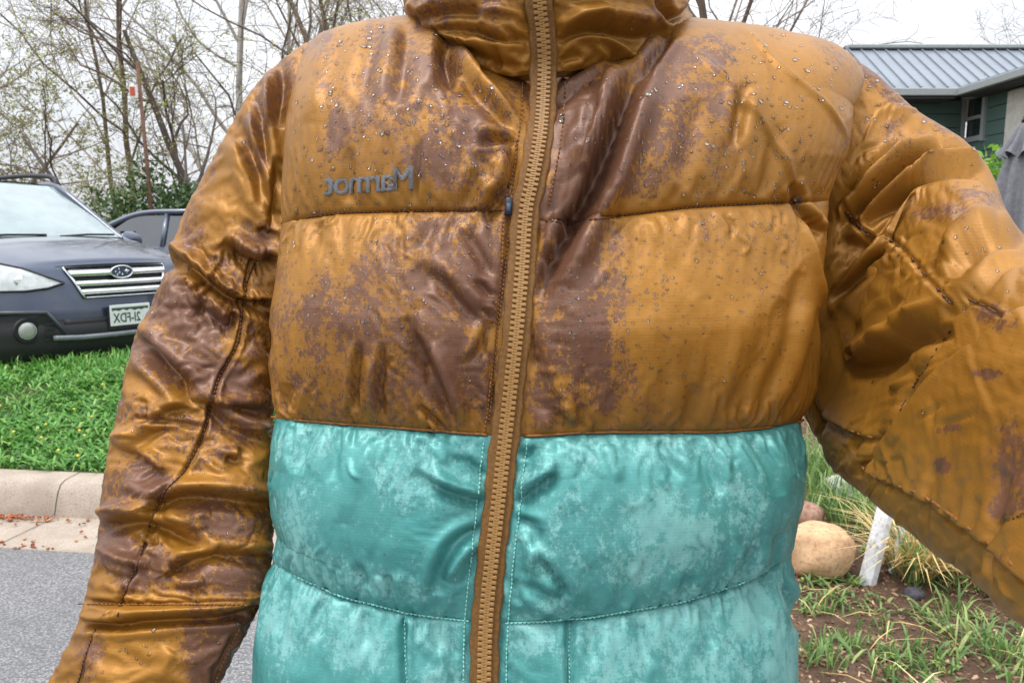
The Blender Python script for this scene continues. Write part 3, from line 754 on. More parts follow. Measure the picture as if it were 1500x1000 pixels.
def collar_design(U, V):
    th = U * math.pi
    cx = (802 - 750) / F * .70
    hw = .114 + .010 * V
    x = cx + hw * np.sin(th)
    depth = .735 - .100 * np.cos(th) - .052 * V * np.cos(th) * (np.cos(th) > 0)
    pxa = 750 + F * x / depth
    yb = np.where(np.abs(th) < math.pi / 2, np.interp(pxa, *zip(*CB)), 18.0)
    bot = -(yb - 500) / F * depth
    y = bot + (.352 - bot) * V
    P = np.stack([x, y, depth], -1)
    nr = np.stack([np.sin(th), 0 * th, -np.cos(th)], -1)
    px, py = to_px(P)
    h = .016 * (4 * V * (1 - V)) ** .6 * sstep(8, 60, np.abs(px - zip_x(py)) + 200 * (np.abs(th) > 1.57))
    h += fold_field(px, py, COLLAR_FOLDS, np.abs(th) < 1.6) * sstep(14, 30, np.abs(px - zip_x(py)))
    return P + nr * h[..., None], px, py, nr
def collar_maps(U, V, px, py):
    zd = np.abs(px - zip_x(py)) + 200 * (np.abs(U) > .5)
    exu = .012 + .09 * np.exp(-V / .18)
    exv = .015 + .1 * np.exp(-np.clip(zd - 20, 0, 999) / 40)
    an = .02 + .9 * (V < .012) + .9 * (V > .985) + .9 * (zd < 20) + .9 * (np.abs(U) > .98)
    return exu, exv, np.clip(an, 0, .95)
cu = np.linspace(-1, 1, 81); cu = cu - .1 * np.sin(cu * math.pi)
cU0, cV0 = np.meshgrid(cu, np.linspace(0, 1, 27))
CPp, CU, CV, cpx, cpy = solve(collar_design, collar_maps, cU0, cV0, 3, (60, 30, 16), (.35, .3, .25), seed=9)
cpx, cpy = to_px(CPp)
# ------------------------------------------------------------------ jacket materials
def fabric(name, dry, dry2, wet, wet2, rough_dry, rough_wet, spec=.45, metal=(0, 0)):
    m, nt, b = new_mat(name)
    tc = nt.nodes.new('ShaderNodeTexCoord'); oc = tc.outputs['Object']
    at_w = nt.nodes.new('ShaderNodeAttribute'); at_w.attribute_name = 'wet'
    w = at_w.outputs['Fac']
    n1 = noise_n(nt, 66, 10, .74, oc, .25, mscale=(1.0, 1.0, .62))
    n2 = noise_n(nt, 250, 6, .78, oc, .4, mscale=(1.0, 1.0, .8))
    n3 = noise_n(nt, 9, 4, .55, oc, .3)
    s = math_n(nt, 'MULTIPLY_ADD', n2, .52, math_n(nt, 'MULTIPLY', n1, .48))
    s = math_n(nt, 'ADD', s, math_n(nt, 'MULTIPLY', math_n(nt, 'SUBTRACT', w, .54), .36))
    mask = math_n(nt, 'ADD', math_n(nt, 'MULTIPLY', maprange(nt, s, .492, .516), .92), math_n(nt, 'MULTIPLY', maprange(nt, s, .40, .62), .08))
    edge = maprange(nt, s, .40, .50)
    c_dry = mixc(nt, maprange(nt, n3, .32, .68), dry, dry2)
    c_dry = mixc(nt, math_n(nt, 'MULTIPLY', edge, .25), c_dry, wet2)
    c_wet = mixc(nt, maprange(nt, n1, .35, .7), wet, wet2)
    col = mixc(nt, mask, c_dry, c_wet)
    # ripstop weave
    sep = nt.nodes.new('ShaderNodeSeparateXYZ'); nt.links.new(oc, sep.inputs[0])
    wob = noise_n(nt, 60, 2, .5, oc)
    zz = math_n(nt, 'MULTIPLY_ADD', wob, .0012, sep.outputs['Z'])
    rib = math_n(nt, 'SINE', math_n(nt, 'MULTIPLY', zz, 2 * math.pi / .00235))
    rib = maprange(nt, rib, .2, 1.0)
    ribx = maprange(nt, math_n(nt, 'SINE', math_n(nt, 'MULTIPLY', sep.outputs['X'], 2 * math.pi / .0031)), .6, 1.0)
    weave = math_n(nt, 'ADD', rib, math_n(nt, 'MULTIPLY', ribx, .4))
    col = mixc(nt, math_n(nt, 'MULTIPLY', weave, .06), col, tuple(c * .55 for c in dry[:3]) + (1,))
    nt.links.new(col, b.inputs['Base Color'])
    r = nt.nodes.new('ShaderNodeMix'); r.data_type = 'FLOAT'
    nt.links.new(mask, r.inputs[0]); r.inputs[2].default_value = rough_dry; r.inputs[3].default_value = rough_wet
    nt.links.new(r.outputs[0], b.inputs['Roughness'])
    b.inputs['Specular IOR Level'].default_value = spec
    rm = nt.nodes.new('ShaderNodeMix'); rm.data_type = 'FLOAT'
    nt.links.new(mask, rm.inputs[0]); rm.inputs[2].default_value = metal[0]; rm.inputs[3].default_value = metal[1]
    nt.links.new(rm.outputs[0], b.inputs['Metallic'])
    b.inputs['Sheen Weight'].default_value = .0
    b.inputs['Sheen Roughness'].default_value = .4
    crk = noise_n(nt, 95, 5, .6, oc, .8)
    h = math_n(nt, 'ADD', math_n(nt, 'MULTIPLY', weave, .05), math_n(nt, 'MULTIPLY', crk, .9))
    h = math_n(nt, 'SUBTRACT', h, math_n(nt, 'MULTIPLY', mask, .06))
    nt.links.new(bump_n(nt, h, .26, .002), b.inputs['Normal'])
    return m

M = {}
M['brown'] = fabric('bronze_nylon', srgb(163, 112, 38), srgb(143, 97, 31), srgb(98, 64, 46), srgb(114, 78, 60), .46, .40, .42, metal=(.28, .17))
M['teal'] = fabric('teal_nylon', srgb(66, 140, 137), srgb(82, 154, 150), srgb(108, 171, 167), srgb(128, 184, 180), .40, .48, .5, metal=(.2, .12))
M['tape'] = simple_mat('zip_tape', srgb(118, 80, 34), .75, var=.25, nscale=400, bump=.4, bdist=.0006)
M['tooth'] = simple_mat('zip_teeth', srgb(160, 120, 70), .3, var=.12, nscale=300)
M['thread'] = simple_mat('brown_thread', srgb(134, 86, 34), .6, var=.3, nscale=500)
M['thread_dark'] = simple_mat('dark_thread', srgb(84, 50, 24), .6, var=.3, nscale=500)
M['thread_teal'] = simple_mat('teal_thread', srgb(128, 196, 188), .6, var=.2, nscale=500)
M['logo'] = simple_mat('grey_print', srgb(112, 110, 112), .5, var=.18, nscale=900)
M['pull'] = simple_mat('navy_rubber', srgb(34, 44, 62), .45, var=.2, nscale=300)
M['skin'] = simple_mat('skin', srgb(205, 150, 122), .5, var=.06, nscale=60)
M['denim'] = simple_mat('dark_denim', srgb(44, 52, 66), .85, var=.2, nscale=200)
M['boot'] = simple_mat('boot_leather', srgb(58, 42, 30), .55, var=.2, nscale=60)
M['hair'] = simple_mat('brown_hair', srgb(62, 44, 32), .6, var=.3, nscale=120)
mw, nt, b = new_mat('water')
lw = nt.nodes.new('ShaderNodeLayerWeight'); lw.inputs['Blend'].default_value = .35
tr = nt.nodes.new('ShaderNodeBsdfTransparent'); gl = nt.nodes.new('ShaderNodeBsdfGlossy'); gl.inputs['Roughness'].default_value = .12
nt.links.new(mixc(nt, lw.outputs['Facing'], (.97, .95, .92, 1), (.68, .62, .55, 1)), tr.inputs['Color'])
mx = nt.nodes.new('ShaderNodeMixShader')
nt.links.new(math_n(nt, 'MULTIPLY_ADD', lw.outputs['Fresnel'], .55, .02), mx.inputs[0])
nt.links.new(tr.outputs[0], mx.inputs[1]); nt.links.new(gl.outputs[0], mx.inputs[2])
nt.links.new(mx.outputs[0], nt.nodes['Material Output'].inputs['Surface'])
M['water'] = mw

# ------------------------------------------------------------------ person
PBASE = np.array([0.06, .78, 0.0])
person = empty('person', PBASE)
tag(person, 'person in a wet bronze and teal puffer jacket reaching an arm towards the viewer', 'person')
def L(P): return wld(P) - PBASE

# where the rain has soaked through (photo positions, half sizes, tilt, strength)
WET_T = [(640, 110, 60, 70, 0, .7), (560, 150, 60, 80, 20, .62), (500, 190, 40, 70, 10, .6), (690, 190, 70, 60, 0, .72), (650, 235, 80, 60, 0, .66), (600, 130, 30, 90, 0, .68), (450, 60, 60, 40, 0, .62), (560, 60, 50, 50, 0, .6), (470, 130, 30, 50, 0, .5),
         (650, 350, 60, 60, 0, .78), (690, 420, 60, 90, 0, .92), (620, 420, 70, 60, 20, .75), (560, 380, 60, 60, 0, .64), (640, 520, 80, 110, -25, .88), (700, 560, 40, 70, 0, .8), (520, 470, 60, 80, 0, .7), (470, 450, 50, 60, 0, .66), (560, 560, 60, 60, 0, .66), (460, 540, 60, 70, 0, .56), (690, 340, 60, 50, 0, .8),
         (850, 160, 70, 90, 30, 1.0), (880, 230, 70, 110, 25, 1.0), (830, 300, 50, 70, 20, 1.0), (930, 180, 60, 80, 30, .9), (960, 150, 60, 60, 30, .8), (990, 190, 50, 70, 10, .72), (920, 270, 70, 50, 0, .78), (1040, 80, 60, 40, 20, .6), (980, 90, 50, 40, 0, .75), (1050, 150, 40, 60, 0, .55),
         (840, 400, 60, 90, 10, 1.0), (850, 500, 70, 80, 0, .95), (880, 440, 50, 80, 0, .85), (820, 580, 60, 60, 0, .72), (890, 560, 70, 60, 0, .7), (900, 350, 60, 50, 20, .76), (1040, 360, 50, 60, 0, .55), (990, 400, 50, 70, 0, .5), (1020, 580, 50, 40, 0, .55), (1060, 230, 40, 50, 0, .56), (1090, 240, 40, 50, 0, .55), (1050, 520, 40, 50, 0, .55), (930, 590, 80, 30, 0, .5)]
DRY_T = [(540, 285, 70, 30, 0, .5), (1000, 480, 70, 120, 0, .45), (950, 320, 60, 40, 0, .4), (1130, 400, 80, 160, 0, .5), (480, 340, 60, 30, 0, .4), (1150, 180, 60, 100, 0, .35), (440, 250, 30, 120, 0, .4)]
WET_TEAL = [(960, 760, 60, 50, -20, .72), (1010, 790, 70, 50, 0, .75), (930, 830, 70, 40, -10, .62), (1080, 740, 60, 60, 0, .55), (440, 760, 40, 60, 0, .6), (460, 830, 80, 40, 20, .62), (560, 855, 80, 30, 10, .6), (1090, 810, 60, 40, 0, .5), (450, 650, 60, 40, 0, .6), (600, 700, 60, 60, 0, .55), (820, 890, 50, 25, 0, .6),
            (430, 900, 70, 70, 0, .7), (520, 930, 60, 60, 0, .7), (640, 930, 50, 40, 0, .62), (640, 1000, 60, 40, 0, .5), (780, 930, 50, 40, 0, .6), (900, 950, 70, 60, 0, .68), (1000, 910, 80, 50, -15, .85), (1100, 890, 60, 70, 0, .85), (1050, 980, 90, 60, 0, .7), (1150, 960, 40, 80, 0, .75), (720, 700, 80, 60, 0, .5), (860, 660, 90, 40, 0, .5), (1000, 660, 120, 40, 0, .5)]

def wet_of(px, py, wets, drys=(), base=.28, s=7):
    w = base + .5 * (fbm(px / 120, py / 150, s, 3) - .5)
    bl = blob_field(px, py, wets)
    bl = np.where(bl > .5, .5 + (bl - .5) * .66, bl)
    w = np.maximum(w, bl + .18 * (fbm(px / 60, py / 80, s + 3, 2) - .5))
    w = w - blob_field(px, py, drys)
    return np.clip(w, 0, 1)

def panel(name, P, n, m, facesel, mat, attrs, parent=person):
    Fc = grid_faces(n, m)[facesel.ravel()]
    used, inv = np.unique(Fc, return_inverse=True)
    me = pymesh(name, L(P.reshape(-1, 3)[used]), inv.reshape(-1, 4)[:, ::-1])
    for k, v in attrs.items(): fattr(me, k, v.ravel()[used])
    return link(name, me, mat, parent)

wet_b = wet_of(tpx, tpy, WET_T, DRY_T, .40)
wet_t = wet_of(tpx, tpy, WET_TEAL, (), .30, 17)
tn, tm = TP.shape[:2]
vc = .25 * (TV[:-1, :-1] + TV[1:, :-1] + TV[:-1, 1:] + TV[1:, 1:])
zc = .25 * ((tpx - zip_x(tpy))[:-1, :-1] + (tpx - zip_x(tpy))[1:, :-1] + (tpx - zip_x(tpy))[:-1, 1:] + (tpx - zip_x(tpy))[1:, 1:])
PANELS = {}
for nm, a, c, mt, wt in (('hem_panel', 0, 1, 'teal', wet_t), ('waist_panel', 1, 2, 'teal', wet_t), ('chest_panel', 2, 3, 'brown', wet_b), ('shoulder_panel', 3, 9, 'brown', wet_b)):
    for sd in (-1, 1):
        sel = (vc > a) & (vc < c) & ((zc < 0) if sd < 0 else (zc >= 0))
        PANELS[nm, sd] = panel(nm, TP, tn, tm, sel, M[mt], {'wet': wt})

# back of the jacket
step = 6
rows = np.arange(0, tn, step)
eL, eR = TP[rows, 0], TP[rows, -1]
tt = np.linspace(0, 1, 41)[None, :, None]
bk = eL[:, None] * (1 - tt) + eR[:, None] * tt
bul = (np.sin(np.pi * tt[..., 0]) ** .55) * .13
bk[..., 2] += bul
band = np.interp(TV[rows, 0], [0, .5, 1, 1.5, 2, 2.5, 3, 3.6, 5], [0, .02, 0, .02, 0, .022, 0, .015, 0])[:, None]
bk[..., 2] += band * np.sin(np.pi * tt[..., 0])
for a, c, mt in ((0, 2.0, 'teal'), (2.0, 9, 'brown')):
    k = np.where((TV[rows, 0] >= a - .1) & (TV[rows, 0] <= c + .02))[0]
    me = pymesh('back_panel', L(bk[k].reshape(-1, 3)), grid_faces(len(k), 41)); fattr(me, 'wet', np.full(len(k) * 41, .4))
    link('back_panel', me, M[mt], person)

# sleeves
WET_L = [(300, 480, 80, 50, 20, 1.0), (260, 450, 60, 50, 30, .95), (230, 520, 60, 40, 30, .9), (310, 540, 90, 50, 30, .95), (350, 600, 60, 60, 20, .8), (370, 350, 40, 40, 0, .8), (210, 700, 50, 40, 10, 1.0), (170, 720, 40, 40, 0, .8), (160, 800, 50, 40, 30, .9), (210, 830, 50, 40, 0, .9), (240, 840, 60, 30, 0, .8), (290, 850, 90, 25, 0, .75), (320, 760, 80, 40, 20, .75), (300, 960, 60, 80, 0, 1.0), (340, 930, 50, 50, 0, 1.0), (130, 960, 30, 60, 0, .6), (290, 650, 80, 40, 10, .62),
         (400, 130, 50, 70, 0, .72), (375, 210, 30, 70, 0, .66), (300, 270, 25, 60, 20, .6), (285, 330, 30, 50, 0, .62), (330, 400, 40, 40, 0, .6), (360, 500, 40, 40, 0, .75), (190, 600, 40, 30, 0, .6), (360, 850, 50, 50, 0, .8), (250, 620, 60, 20, 0, .66)]
DRY_L = [(340, 500, 22, 20, 0, .35), (200, 900, 90, 12, 0, .3), (210, 960, 50, 60, 0, .35), (330, 290, 40, 50, 0, .25)]
WET_R = [(1270, 105, 40, 20, 40, .75), (1310, 130, 40, 25, 35, .7), (1380, 180, 70, 18, 35, .62), (1300, 200, 50, 30, 30, .5), (1380, 310, 50, 20, 0, .62), (1440, 290, 60, 15, 10, .62), (1447, 548, 22, 10, 0, .95), (1390, 628, 22, 7, -15, .85), (1380, 680, 14, 14, 0, .9), (1460, 465, 40, 22, 20, .66), (1480, 660, 40, 60, 0, .55), (1500, 700, 40, 60, 0, .6), (1480, 740, 40, 20, -20, .75), (1230, 440, 40, 60, 0, .4)]
def sleeve_obj(P, wets, drys, base, s):
    px, py = to_px(P)
    n, m = P.shape[:2]
    nr = normals(P); me = None
    front = 1.0
    o = panel('sleeve', P, n, m, np.ones((n - 1, m - 1), bool), M['brown'], {'wet': wet_of(px, py, wets, drys, base, s)})
    recalc(o.data)
    return o
WET_L = [(a, b, c, d, e, .5 + (w - .5) * .78 if w > .5 else w) for a, b, c, d, e, w in WET_L]
sleeve_l = sleeve_obj(LP, WET_L, DRY_L, .33, 27)
sleeve_r = sleeve_obj(RP, WET_R, (), .20, 37)
sleeve_l['label'] = 'hanging wrinkled sleeve, soaked dark at the elbow'
sleeve_r['label'] = 'raised sleeve coming towards the viewer'
cn, cm = CPp.shape[:2]
collar = panel('collar', CPp, cn, cm, np.ones((cn - 1, cm - 1), bool), M['brown'], {'wet': wet_of(cpx, cpy, [(640, 10, 50, 40, 0, .6), (960, 20, 40, 30, 0, .5)], (), .30, 47)})
recalc(collar.data)
# collar lining, so that it has thickness seen from above
ci = CPp[:, :].copy(); cc = np.array([(802 - 750) / F * .70, 0, .745])
ci[..., [0, 2]] = cc[[0, 2]] + (ci[..., [0, 2]] - cc[[0, 2]]) * .86
me = pymesh('collar_lining', L(ci[::4, ::4].reshape(-1, 3)), grid_faces(*ci[::4, ::4].shape[:2])); fattr(me, 'wet', np.zeros(len(me.vertices)))
link('lining', me, M['brown'], collar)
ring = np.stack([CPp[-1], ci[-1]]); me = pymesh('collar_rim', L(ring.reshape(-1, 3)), grid_faces(2, cm)); fattr(me, 'wet', np.zeros(2 * cm)); link('rim', me, M['brown'], collar)

# ------------------------------------------------------------------ lookup of the cloth surface under a photo position
from mathutils import kdtree
class Surf:
    def __init__(s, P, keep=None):
        nr = normals(P); sg = np.sign(-(nr * P).sum(-1))
        Q = P.reshape(-1, 3); nr = nr.reshape(-1, 3) * sg.reshape(-1, 1)
        px, py = to_px(Q)
        facing = -(nr * Q).sum(-1) / np.linalg.norm(Q, axis=-1)
        k = np.where((facing > .05) if keep is None else (keep.ravel() & (facing > .02)))[0]
        s.P, s.N, s.px, s.py = Q[k], nr[k], px[k], py[k]
        s.t = kdtree.KDTree(len(k))
        for i in range(len(k)): s.t.insert((s.px[i], s.py[i], 0), i)
        s.t.balance()
    def get(s, x, y, nb=4):
        r = s.t.find_n((x, y, 0), nb)
        i = [q[1] for q in r]; w = np.array([1 / (q[2] + .3) for q in r]); w /= w.sum()
        # prefer the nearest layer
        n = (s.N[i] * w[:, None]).sum(0); n /= np.linalg.norm(n)
        d = (s.P[i][:, 2] * w).sum()
        return at(x, y, d), n
front_keep = (np.abs(TU) < .93) & (TV < 4.05)
sT = Surf(TP, front_keep)
sL = Surf(LP[:, ::2], (np.cos(LU) > -.1)[:, ::2])
sR = Surf(RP[:, ::2], (np.cos(RU) > -.1)[:, ::2])
sC = Surf(CPp, np.abs(CU) < .5)

# ------------------------------------------------------------------ main zipper
zpts = []
for (x, y) in ZIP:
    cand = []
    if y > 118: cand.append(sT.get(x, y)[0][2])
    else: cand.append(sC.get(x, min(max(y, -60), 100))[0][2])
    zpts.append((x, y, min(cand)))
zpts = np.array(zpts)
zd_ = np.convolve(np.pad(zpts[:, 2], 6, mode='edge'), np.ones(13) / 13, 'valid')
zd_ = np.minimum(zd_, zpts[:, 2] + .001)
zd_ = np.convolve(np.pad(zd_, 2, mode='edge'), np.ones(5) / 5, 'valid')
Z3 = at(zpts[:, 0], zpts[:, 1], zd_ - .0035)
arc = np.r_[0, np.cumsum(np.linalg.norm(np.diff(Z3, axis=0), axis=1))]
def zip_frame(s):
    p = np.array([np.interp(s, arc, Z3[:, c]) for c in range(3)])
    q = np.array([np.interp(s + .004, arc, Z3[:, c]) for c in range(3)]); o = np.array([np.interp(s - .004, arc, Z3[:, c]) for c in range(3)])
    t = q - o; t /= np.linalg.norm(t)
    n = np.array([0, 0, -1.0]); n -= t * n.dot(t); n /= np.linalg.norm(n)
    return p, t, n, np.cross(n, t) * (1 if np.cross(n, t)[0] > 0 else -1)
ss = np.arange(.02, arc[-1] - .002, .0012)
prof = [(-.0112, -.0026), (-.0106, .0004), (-.0088, .0009), (-.0060, .0004), (-.0056, .0012), (0, .0012), (.0056, .0012), (.0060, .0004), (.0088, .0009), (.0106, .0004), (.0112, -.0026)]
V = []
for s_ in ss:
    p, t, n, bb = zip_frame(s_)
    wob = .0005 * math.sin(s_ * 260) + .0004 * math.sin(s_ * 97)
    for (bx_, nz) in prof: V.append(p + bb * (bx_ + (wob if abs(bx_) > .01 else 0)) + n * nz)
zipper = link('zipper', pymesh('zip_tape', L(np.array(V)), grid_faces(len(ss), len(prof))), M['tape'], person)
tagz = zipper
# teeth: each its own piece, both chains share one mesh per side
def tooth_mesh(sd):
    # local: x outward from the chain middle, y along the zipper, z towards the viewer
    out = [(-.0022, .0007), (-.0012, .0011), (.0004, .0010), (.0012, .00150), (.0046, .00150), (.0053, .0010)]
    V = []; Fc = []
    k = len(out)
    for z, sc in ((0, 1.0), (.0016, 1.0), (.0023, .62)):
        for (x, h) in out: V.append((x * sd, h * sc, z))
        for (x, h) in reversed(out): V.append((x * sd, -h * sc, z))
    r = 2 * k
    for l in range(2):
        for j in range(r): Fc.append((l * r + j, l * r + (j + 1) % r, (l + 1) * r + (j + 1) % r, (l + 1) * r + j))
    Fc.append(tuple(range(2 * r, 3 * r)))
    me = pymesh('tooth', V, Fc); recalc(me)
    me.materials.append(M['tooth'])
    return me
from mathutils import Matrix
tm_ = {sd: tooth_mesh(sd) for sd in (-1, 1)}
pitch = .00412
y0s = [s_ for s_ in np.arange(.02, arc[-1], pitch)]
cnt = 0
for i, s_ in enumerate(y0s):
    pz, tz, nz, bz = zip_frame(s_)
    ppx, ppy = to_px(pz)
    if ppy < -12 or ppy > 1045: continue
    for sd in (-1, 1):
        p, t, n, bb = zip_frame(s_ + (0 if sd < 0 else pitch / 2))
        o = bpy.data.objects.new('tooth', tm_[sd]); COL.objects.link(o); o.parent = zipper
        Rw = np.stack([wld(bb) - wld(np.zeros(3)), wld(t) - wld(np.zeros(3)), wld(n) - wld(np.zeros(3))], -1)
        ps = L(p + n * .0013)
        o.matrix_local = Matrix([[*Rw[0], ps[0]], [*Rw[1], ps[1]], [*Rw[2], ps[2]], [0, 0, 0, 1]])
        cnt += 1
print('teeth', cnt)

# ------------------------------------------------------------------ stitching: rows of small thread capsules
def stitch_row(mb, poly, surf, step=6.4, ln=4.6, rad=1.5, lift=.0006, off=0.0):
    pl = smooth_poly(poly, 10)
    s = np.r_[0, np.cumsum(np.hypot(*np.diff(pl, axis=0).T))]
    for k in np.arange(0, s[-1], step):
        x0, y0 = np.interp(k, s, pl[:, 0]), np.interp(k, s, pl[:, 1])
        x1, y1 = np.interp(k + ln, s, pl[:, 0]), np.interp(k + ln, s, pl[:, 1])
        l = math.hypot(x1 - x0, y1 - y0) + 1e-6; nx, ny = -(y1 - y0) / l * off, (x1 - x0) / l * off
        a, na = surf.get(x0 + nx, y0 + ny, 3); c, nc = surf.get(x1 + nx, y1 + ny, 3)
        if abs(a[2] - c[2]) > .006: continue
        r = rad / F * a[2]
        n = (na + nc); n /= np.linalg.norm(n)
        q = [a - (c - a) * .12 + n * lift * .1, a * .7 + c * .3 + n * (lift + r * .5), a * .3 + c * .7 + n * (lift + r * .5), c + (c - a) * .12 + n * lift * .1]
        mb.tube([L(v) for v in q], [r * .4, r, r, r * .4], 5)
def stitches(rows, surf, mat, parent, **kw):
    mb = MB()
    for r in rows: stitch_row(mb, r, surf, **kw)
    o = mb.build('stitching', mat, parent, True); o['kind'] = 'stuff'
    return o
def seam_pts(G, x0, x1, n=14):
    return [(x, float(np.interp(x, *zip(*G)))) for x in np.linspace(x0, x1, n)]
stitches([seam_pts(S1, 412, 735)], sT, M['thread_dark'], PANELS['shoulder_panel', -1], rad=1.2)
stitches([seam_pts(S1, 800, 1210)], sT, M['thread_dark'], PANELS['shoulder_panel', 1], rad=1.2)
stitches([seam_pts(S3, 402, 688)], sT, M['thread_teal'], PANELS['hem_panel', -1], rad=1.7, ln=6)
stitches([seam_pts(S3, 740, 1150)], sT, M['thread_teal'], PANELS['hem_panel', 1], rad=1.7, ln=6)
stitches([[(597, 906), (598, 950), (603, 1015)]], sT, M['thread_teal'], PANELS['hem_panel', -1], rad=1.1, off=4)
stitches([[(831, 912), (829, 950), (829, 1015)]], sT, M['thread_teal'], PANELS['hem_panel', 1], rad=1.1, off=-4)
zl = lambda dx, y0, y1: [(float(zip_x(y)) + dx, y) for y in np.linspace(y0, y1, 16)]
stitches([zl(-31, 648, 1010)], sT, M['thread_teal'], PANELS['waist_panel', -1], rad=1.4, ln=5)
stitches([zl(33, 648, 1010)], sT, M['thread_teal'], PANELS['waist_panel', 1], rad=1.4, ln=5)
stitches([zl(-31, 120, 632), [(757, 205), (750, 300), (738, 400), (727, 500), (716, 615)]], sT, M['thread'], PANELS['chest_panel', -1], rad=1.3)
stitches([zl(32, 120, 300)], sT, M['thread'], PANELS['shoulder_panel', 1], rad=1.2)
stitches([[(372, 385), (356, 440), (350, 500), (318, 560), (300, 630), (270, 690), (240, 722), (222, 762), (200, 830), (178, 880), (172, 908)], [(140, 922), (125, 965), (112, 1010)]], sL, M['thread_dark'], sleeve_l, rad=1.5, ln=5.4)
stitches([[(115, 884), (170, 886), (260, 886), (368, 886)], [(350, 920), (330, 960), (310, 1010)], [(344, 440), (392, 444)]], sL, M['thread'], sleeve_l, rad=1.3)
stitches([[(1290, 348), (1318, 362), (1345, 388), (1370, 418), (1396, 444)], [(1422, 439), (1448, 450), (1470, 464), (1484, 478)], [(1238, 310), (1252, 326), (1276, 350)]], sR, M['thread_dark'], sleeve_r, rad=2.0, ln=5.6, lift=.0016)
stitches([[(1393, 484), (1370, 516), (1342, 560), (1312, 612)], [(1500, 752), (1470, 772), (1455, 800)]], sR, M['thread_dark'], sleeve_r, rad=1.3)
# piping between bronze and teal, and along the underarm seam
mb = MB()
for a, c in ((396, 714), (768, 1178)):
    for_pts = [sT.get(x, y - 1.5, 3) for x, y in seam_pts(S2, a, c, 60)]
    mb = MB(); mb.tube([L(p + n * .0008) for p, n in for_pts], .0012, 6)
    mb.build('piping', M['thread'], PANELS['chest_panel', -1 if a < 700 else 1], True)
for pl in ([(1196, 585), (1212, 612), (1245, 628), (1280, 640)], [(1262, 682), (1290, 701), (1325, 713), (1360, 729), (1400, 757), (1440, 787), (1475, 816), (1530, 872)]):
    q = smooth_poly(pl, 10); mb = MB()
    g = [sR.get(x, y + 1, 4) for x, y in q]
    mb.tube([L(p + n * .0006) for p, n in g], .0011, 6)
    mb.build('piping', M['thread'], sleeve_r, True)

# zipper pull on the chest pocket
pp, pn = sT.get(745, 304)
mb = MB(); mb.box((0, 0, 0), (.0056, .0040, .0145), bev=.0016)
pull = mb.build('zipper_pull', M['pull'], person, True)
pull.location = L(pp + np.array([0, 0, -.006])); pull.rotation_euler = (PITCH * 0 - .05, math.radians(3), 0)
mb = MB(); mb.tube([(0, .001, .0065), (.0006, .002, .010), (.001, .004, .014)], .0009, 6); mb.build('cord', M['thread_dark'], pull, True)
mb = MB(); mb.box((0, -.0021, -.001), (.0030, .0008, .006), bev=.0003); mb.build('grip', simple_mat('pull_grip', srgb(70, 84, 104), .5), pull, True)

# ------------------------------------------------------------------ logo print (seen mirrored, as the photo shows it)
cu_ = bpy.data.curves.new('logo', 'FONT'); cu_.body = 'Marmot'; cu_.align_x = 'CENTER'; cu_.align_y = 'CENTER'
cu_.resolution_u = 4; cu_.offset = .0; cu_.space_character = .92
to = bpy.data.objects.new('logo_tmp', cu_); COL.objects.link(to)
dg = bpy.context.evaluated_depsgraph_get(); dg.update()
lm = bpy.data.meshes.new_from_object(to.evaluated_get(dg))
bpy.data.objects.remove(to)
bm = bmesh.new(); bm.from_mesh(lm)
bmesh.ops.triangulate(bm, faces=bm.faces)
for _ in range(2):
    bmesh.ops.subdivide_edges(bm, edges=[e for e in bm.edges if e.calc_length() > .05], cuts=1)
    bmesh.ops.triangulate(bm, faces=bm.faces)
xs = [v.co.x for v in bm.verts]; ys = [v.co.y for v in bm.verts]
wx = max(xs) - min(xs); hy = max(ys) - min(ys)
lv = [(-(v.co.x - (max(xs) + min(xs)) / 2) / wx, (v.co.y - (max(ys) + min(ys)) / 2) / hy) for v in bm.verts]
bm.verts.index_update(); lf = [tuple(v.index for v in f.verts) for f in bm.faces]; bm.free()
LVs, LFs = [], []
for q_, (dx, dy) in enumerate(((-1.3, 0), (1.3, .4), (0, -.9))):          # heavy print: three slightly shifted passes
    for lx, ly in lv:
        x = 540 + lx * 128 + dx; y = 265 - ly * 34 - lx * 9 + dy
        p, n = sT.get(x, y, 5); LVs.append(L(p + n * (.0008 + .00025 * q_)))
    LFs += [tuple(k + q_ * len(lv) for k in f) for f in lf]
lm = pymesh('logo', np.array(LVs), LFs); recalc(lm)
logo = link('logo', lm, M['logo'], PANELS['shoulder_panel', -1], False)

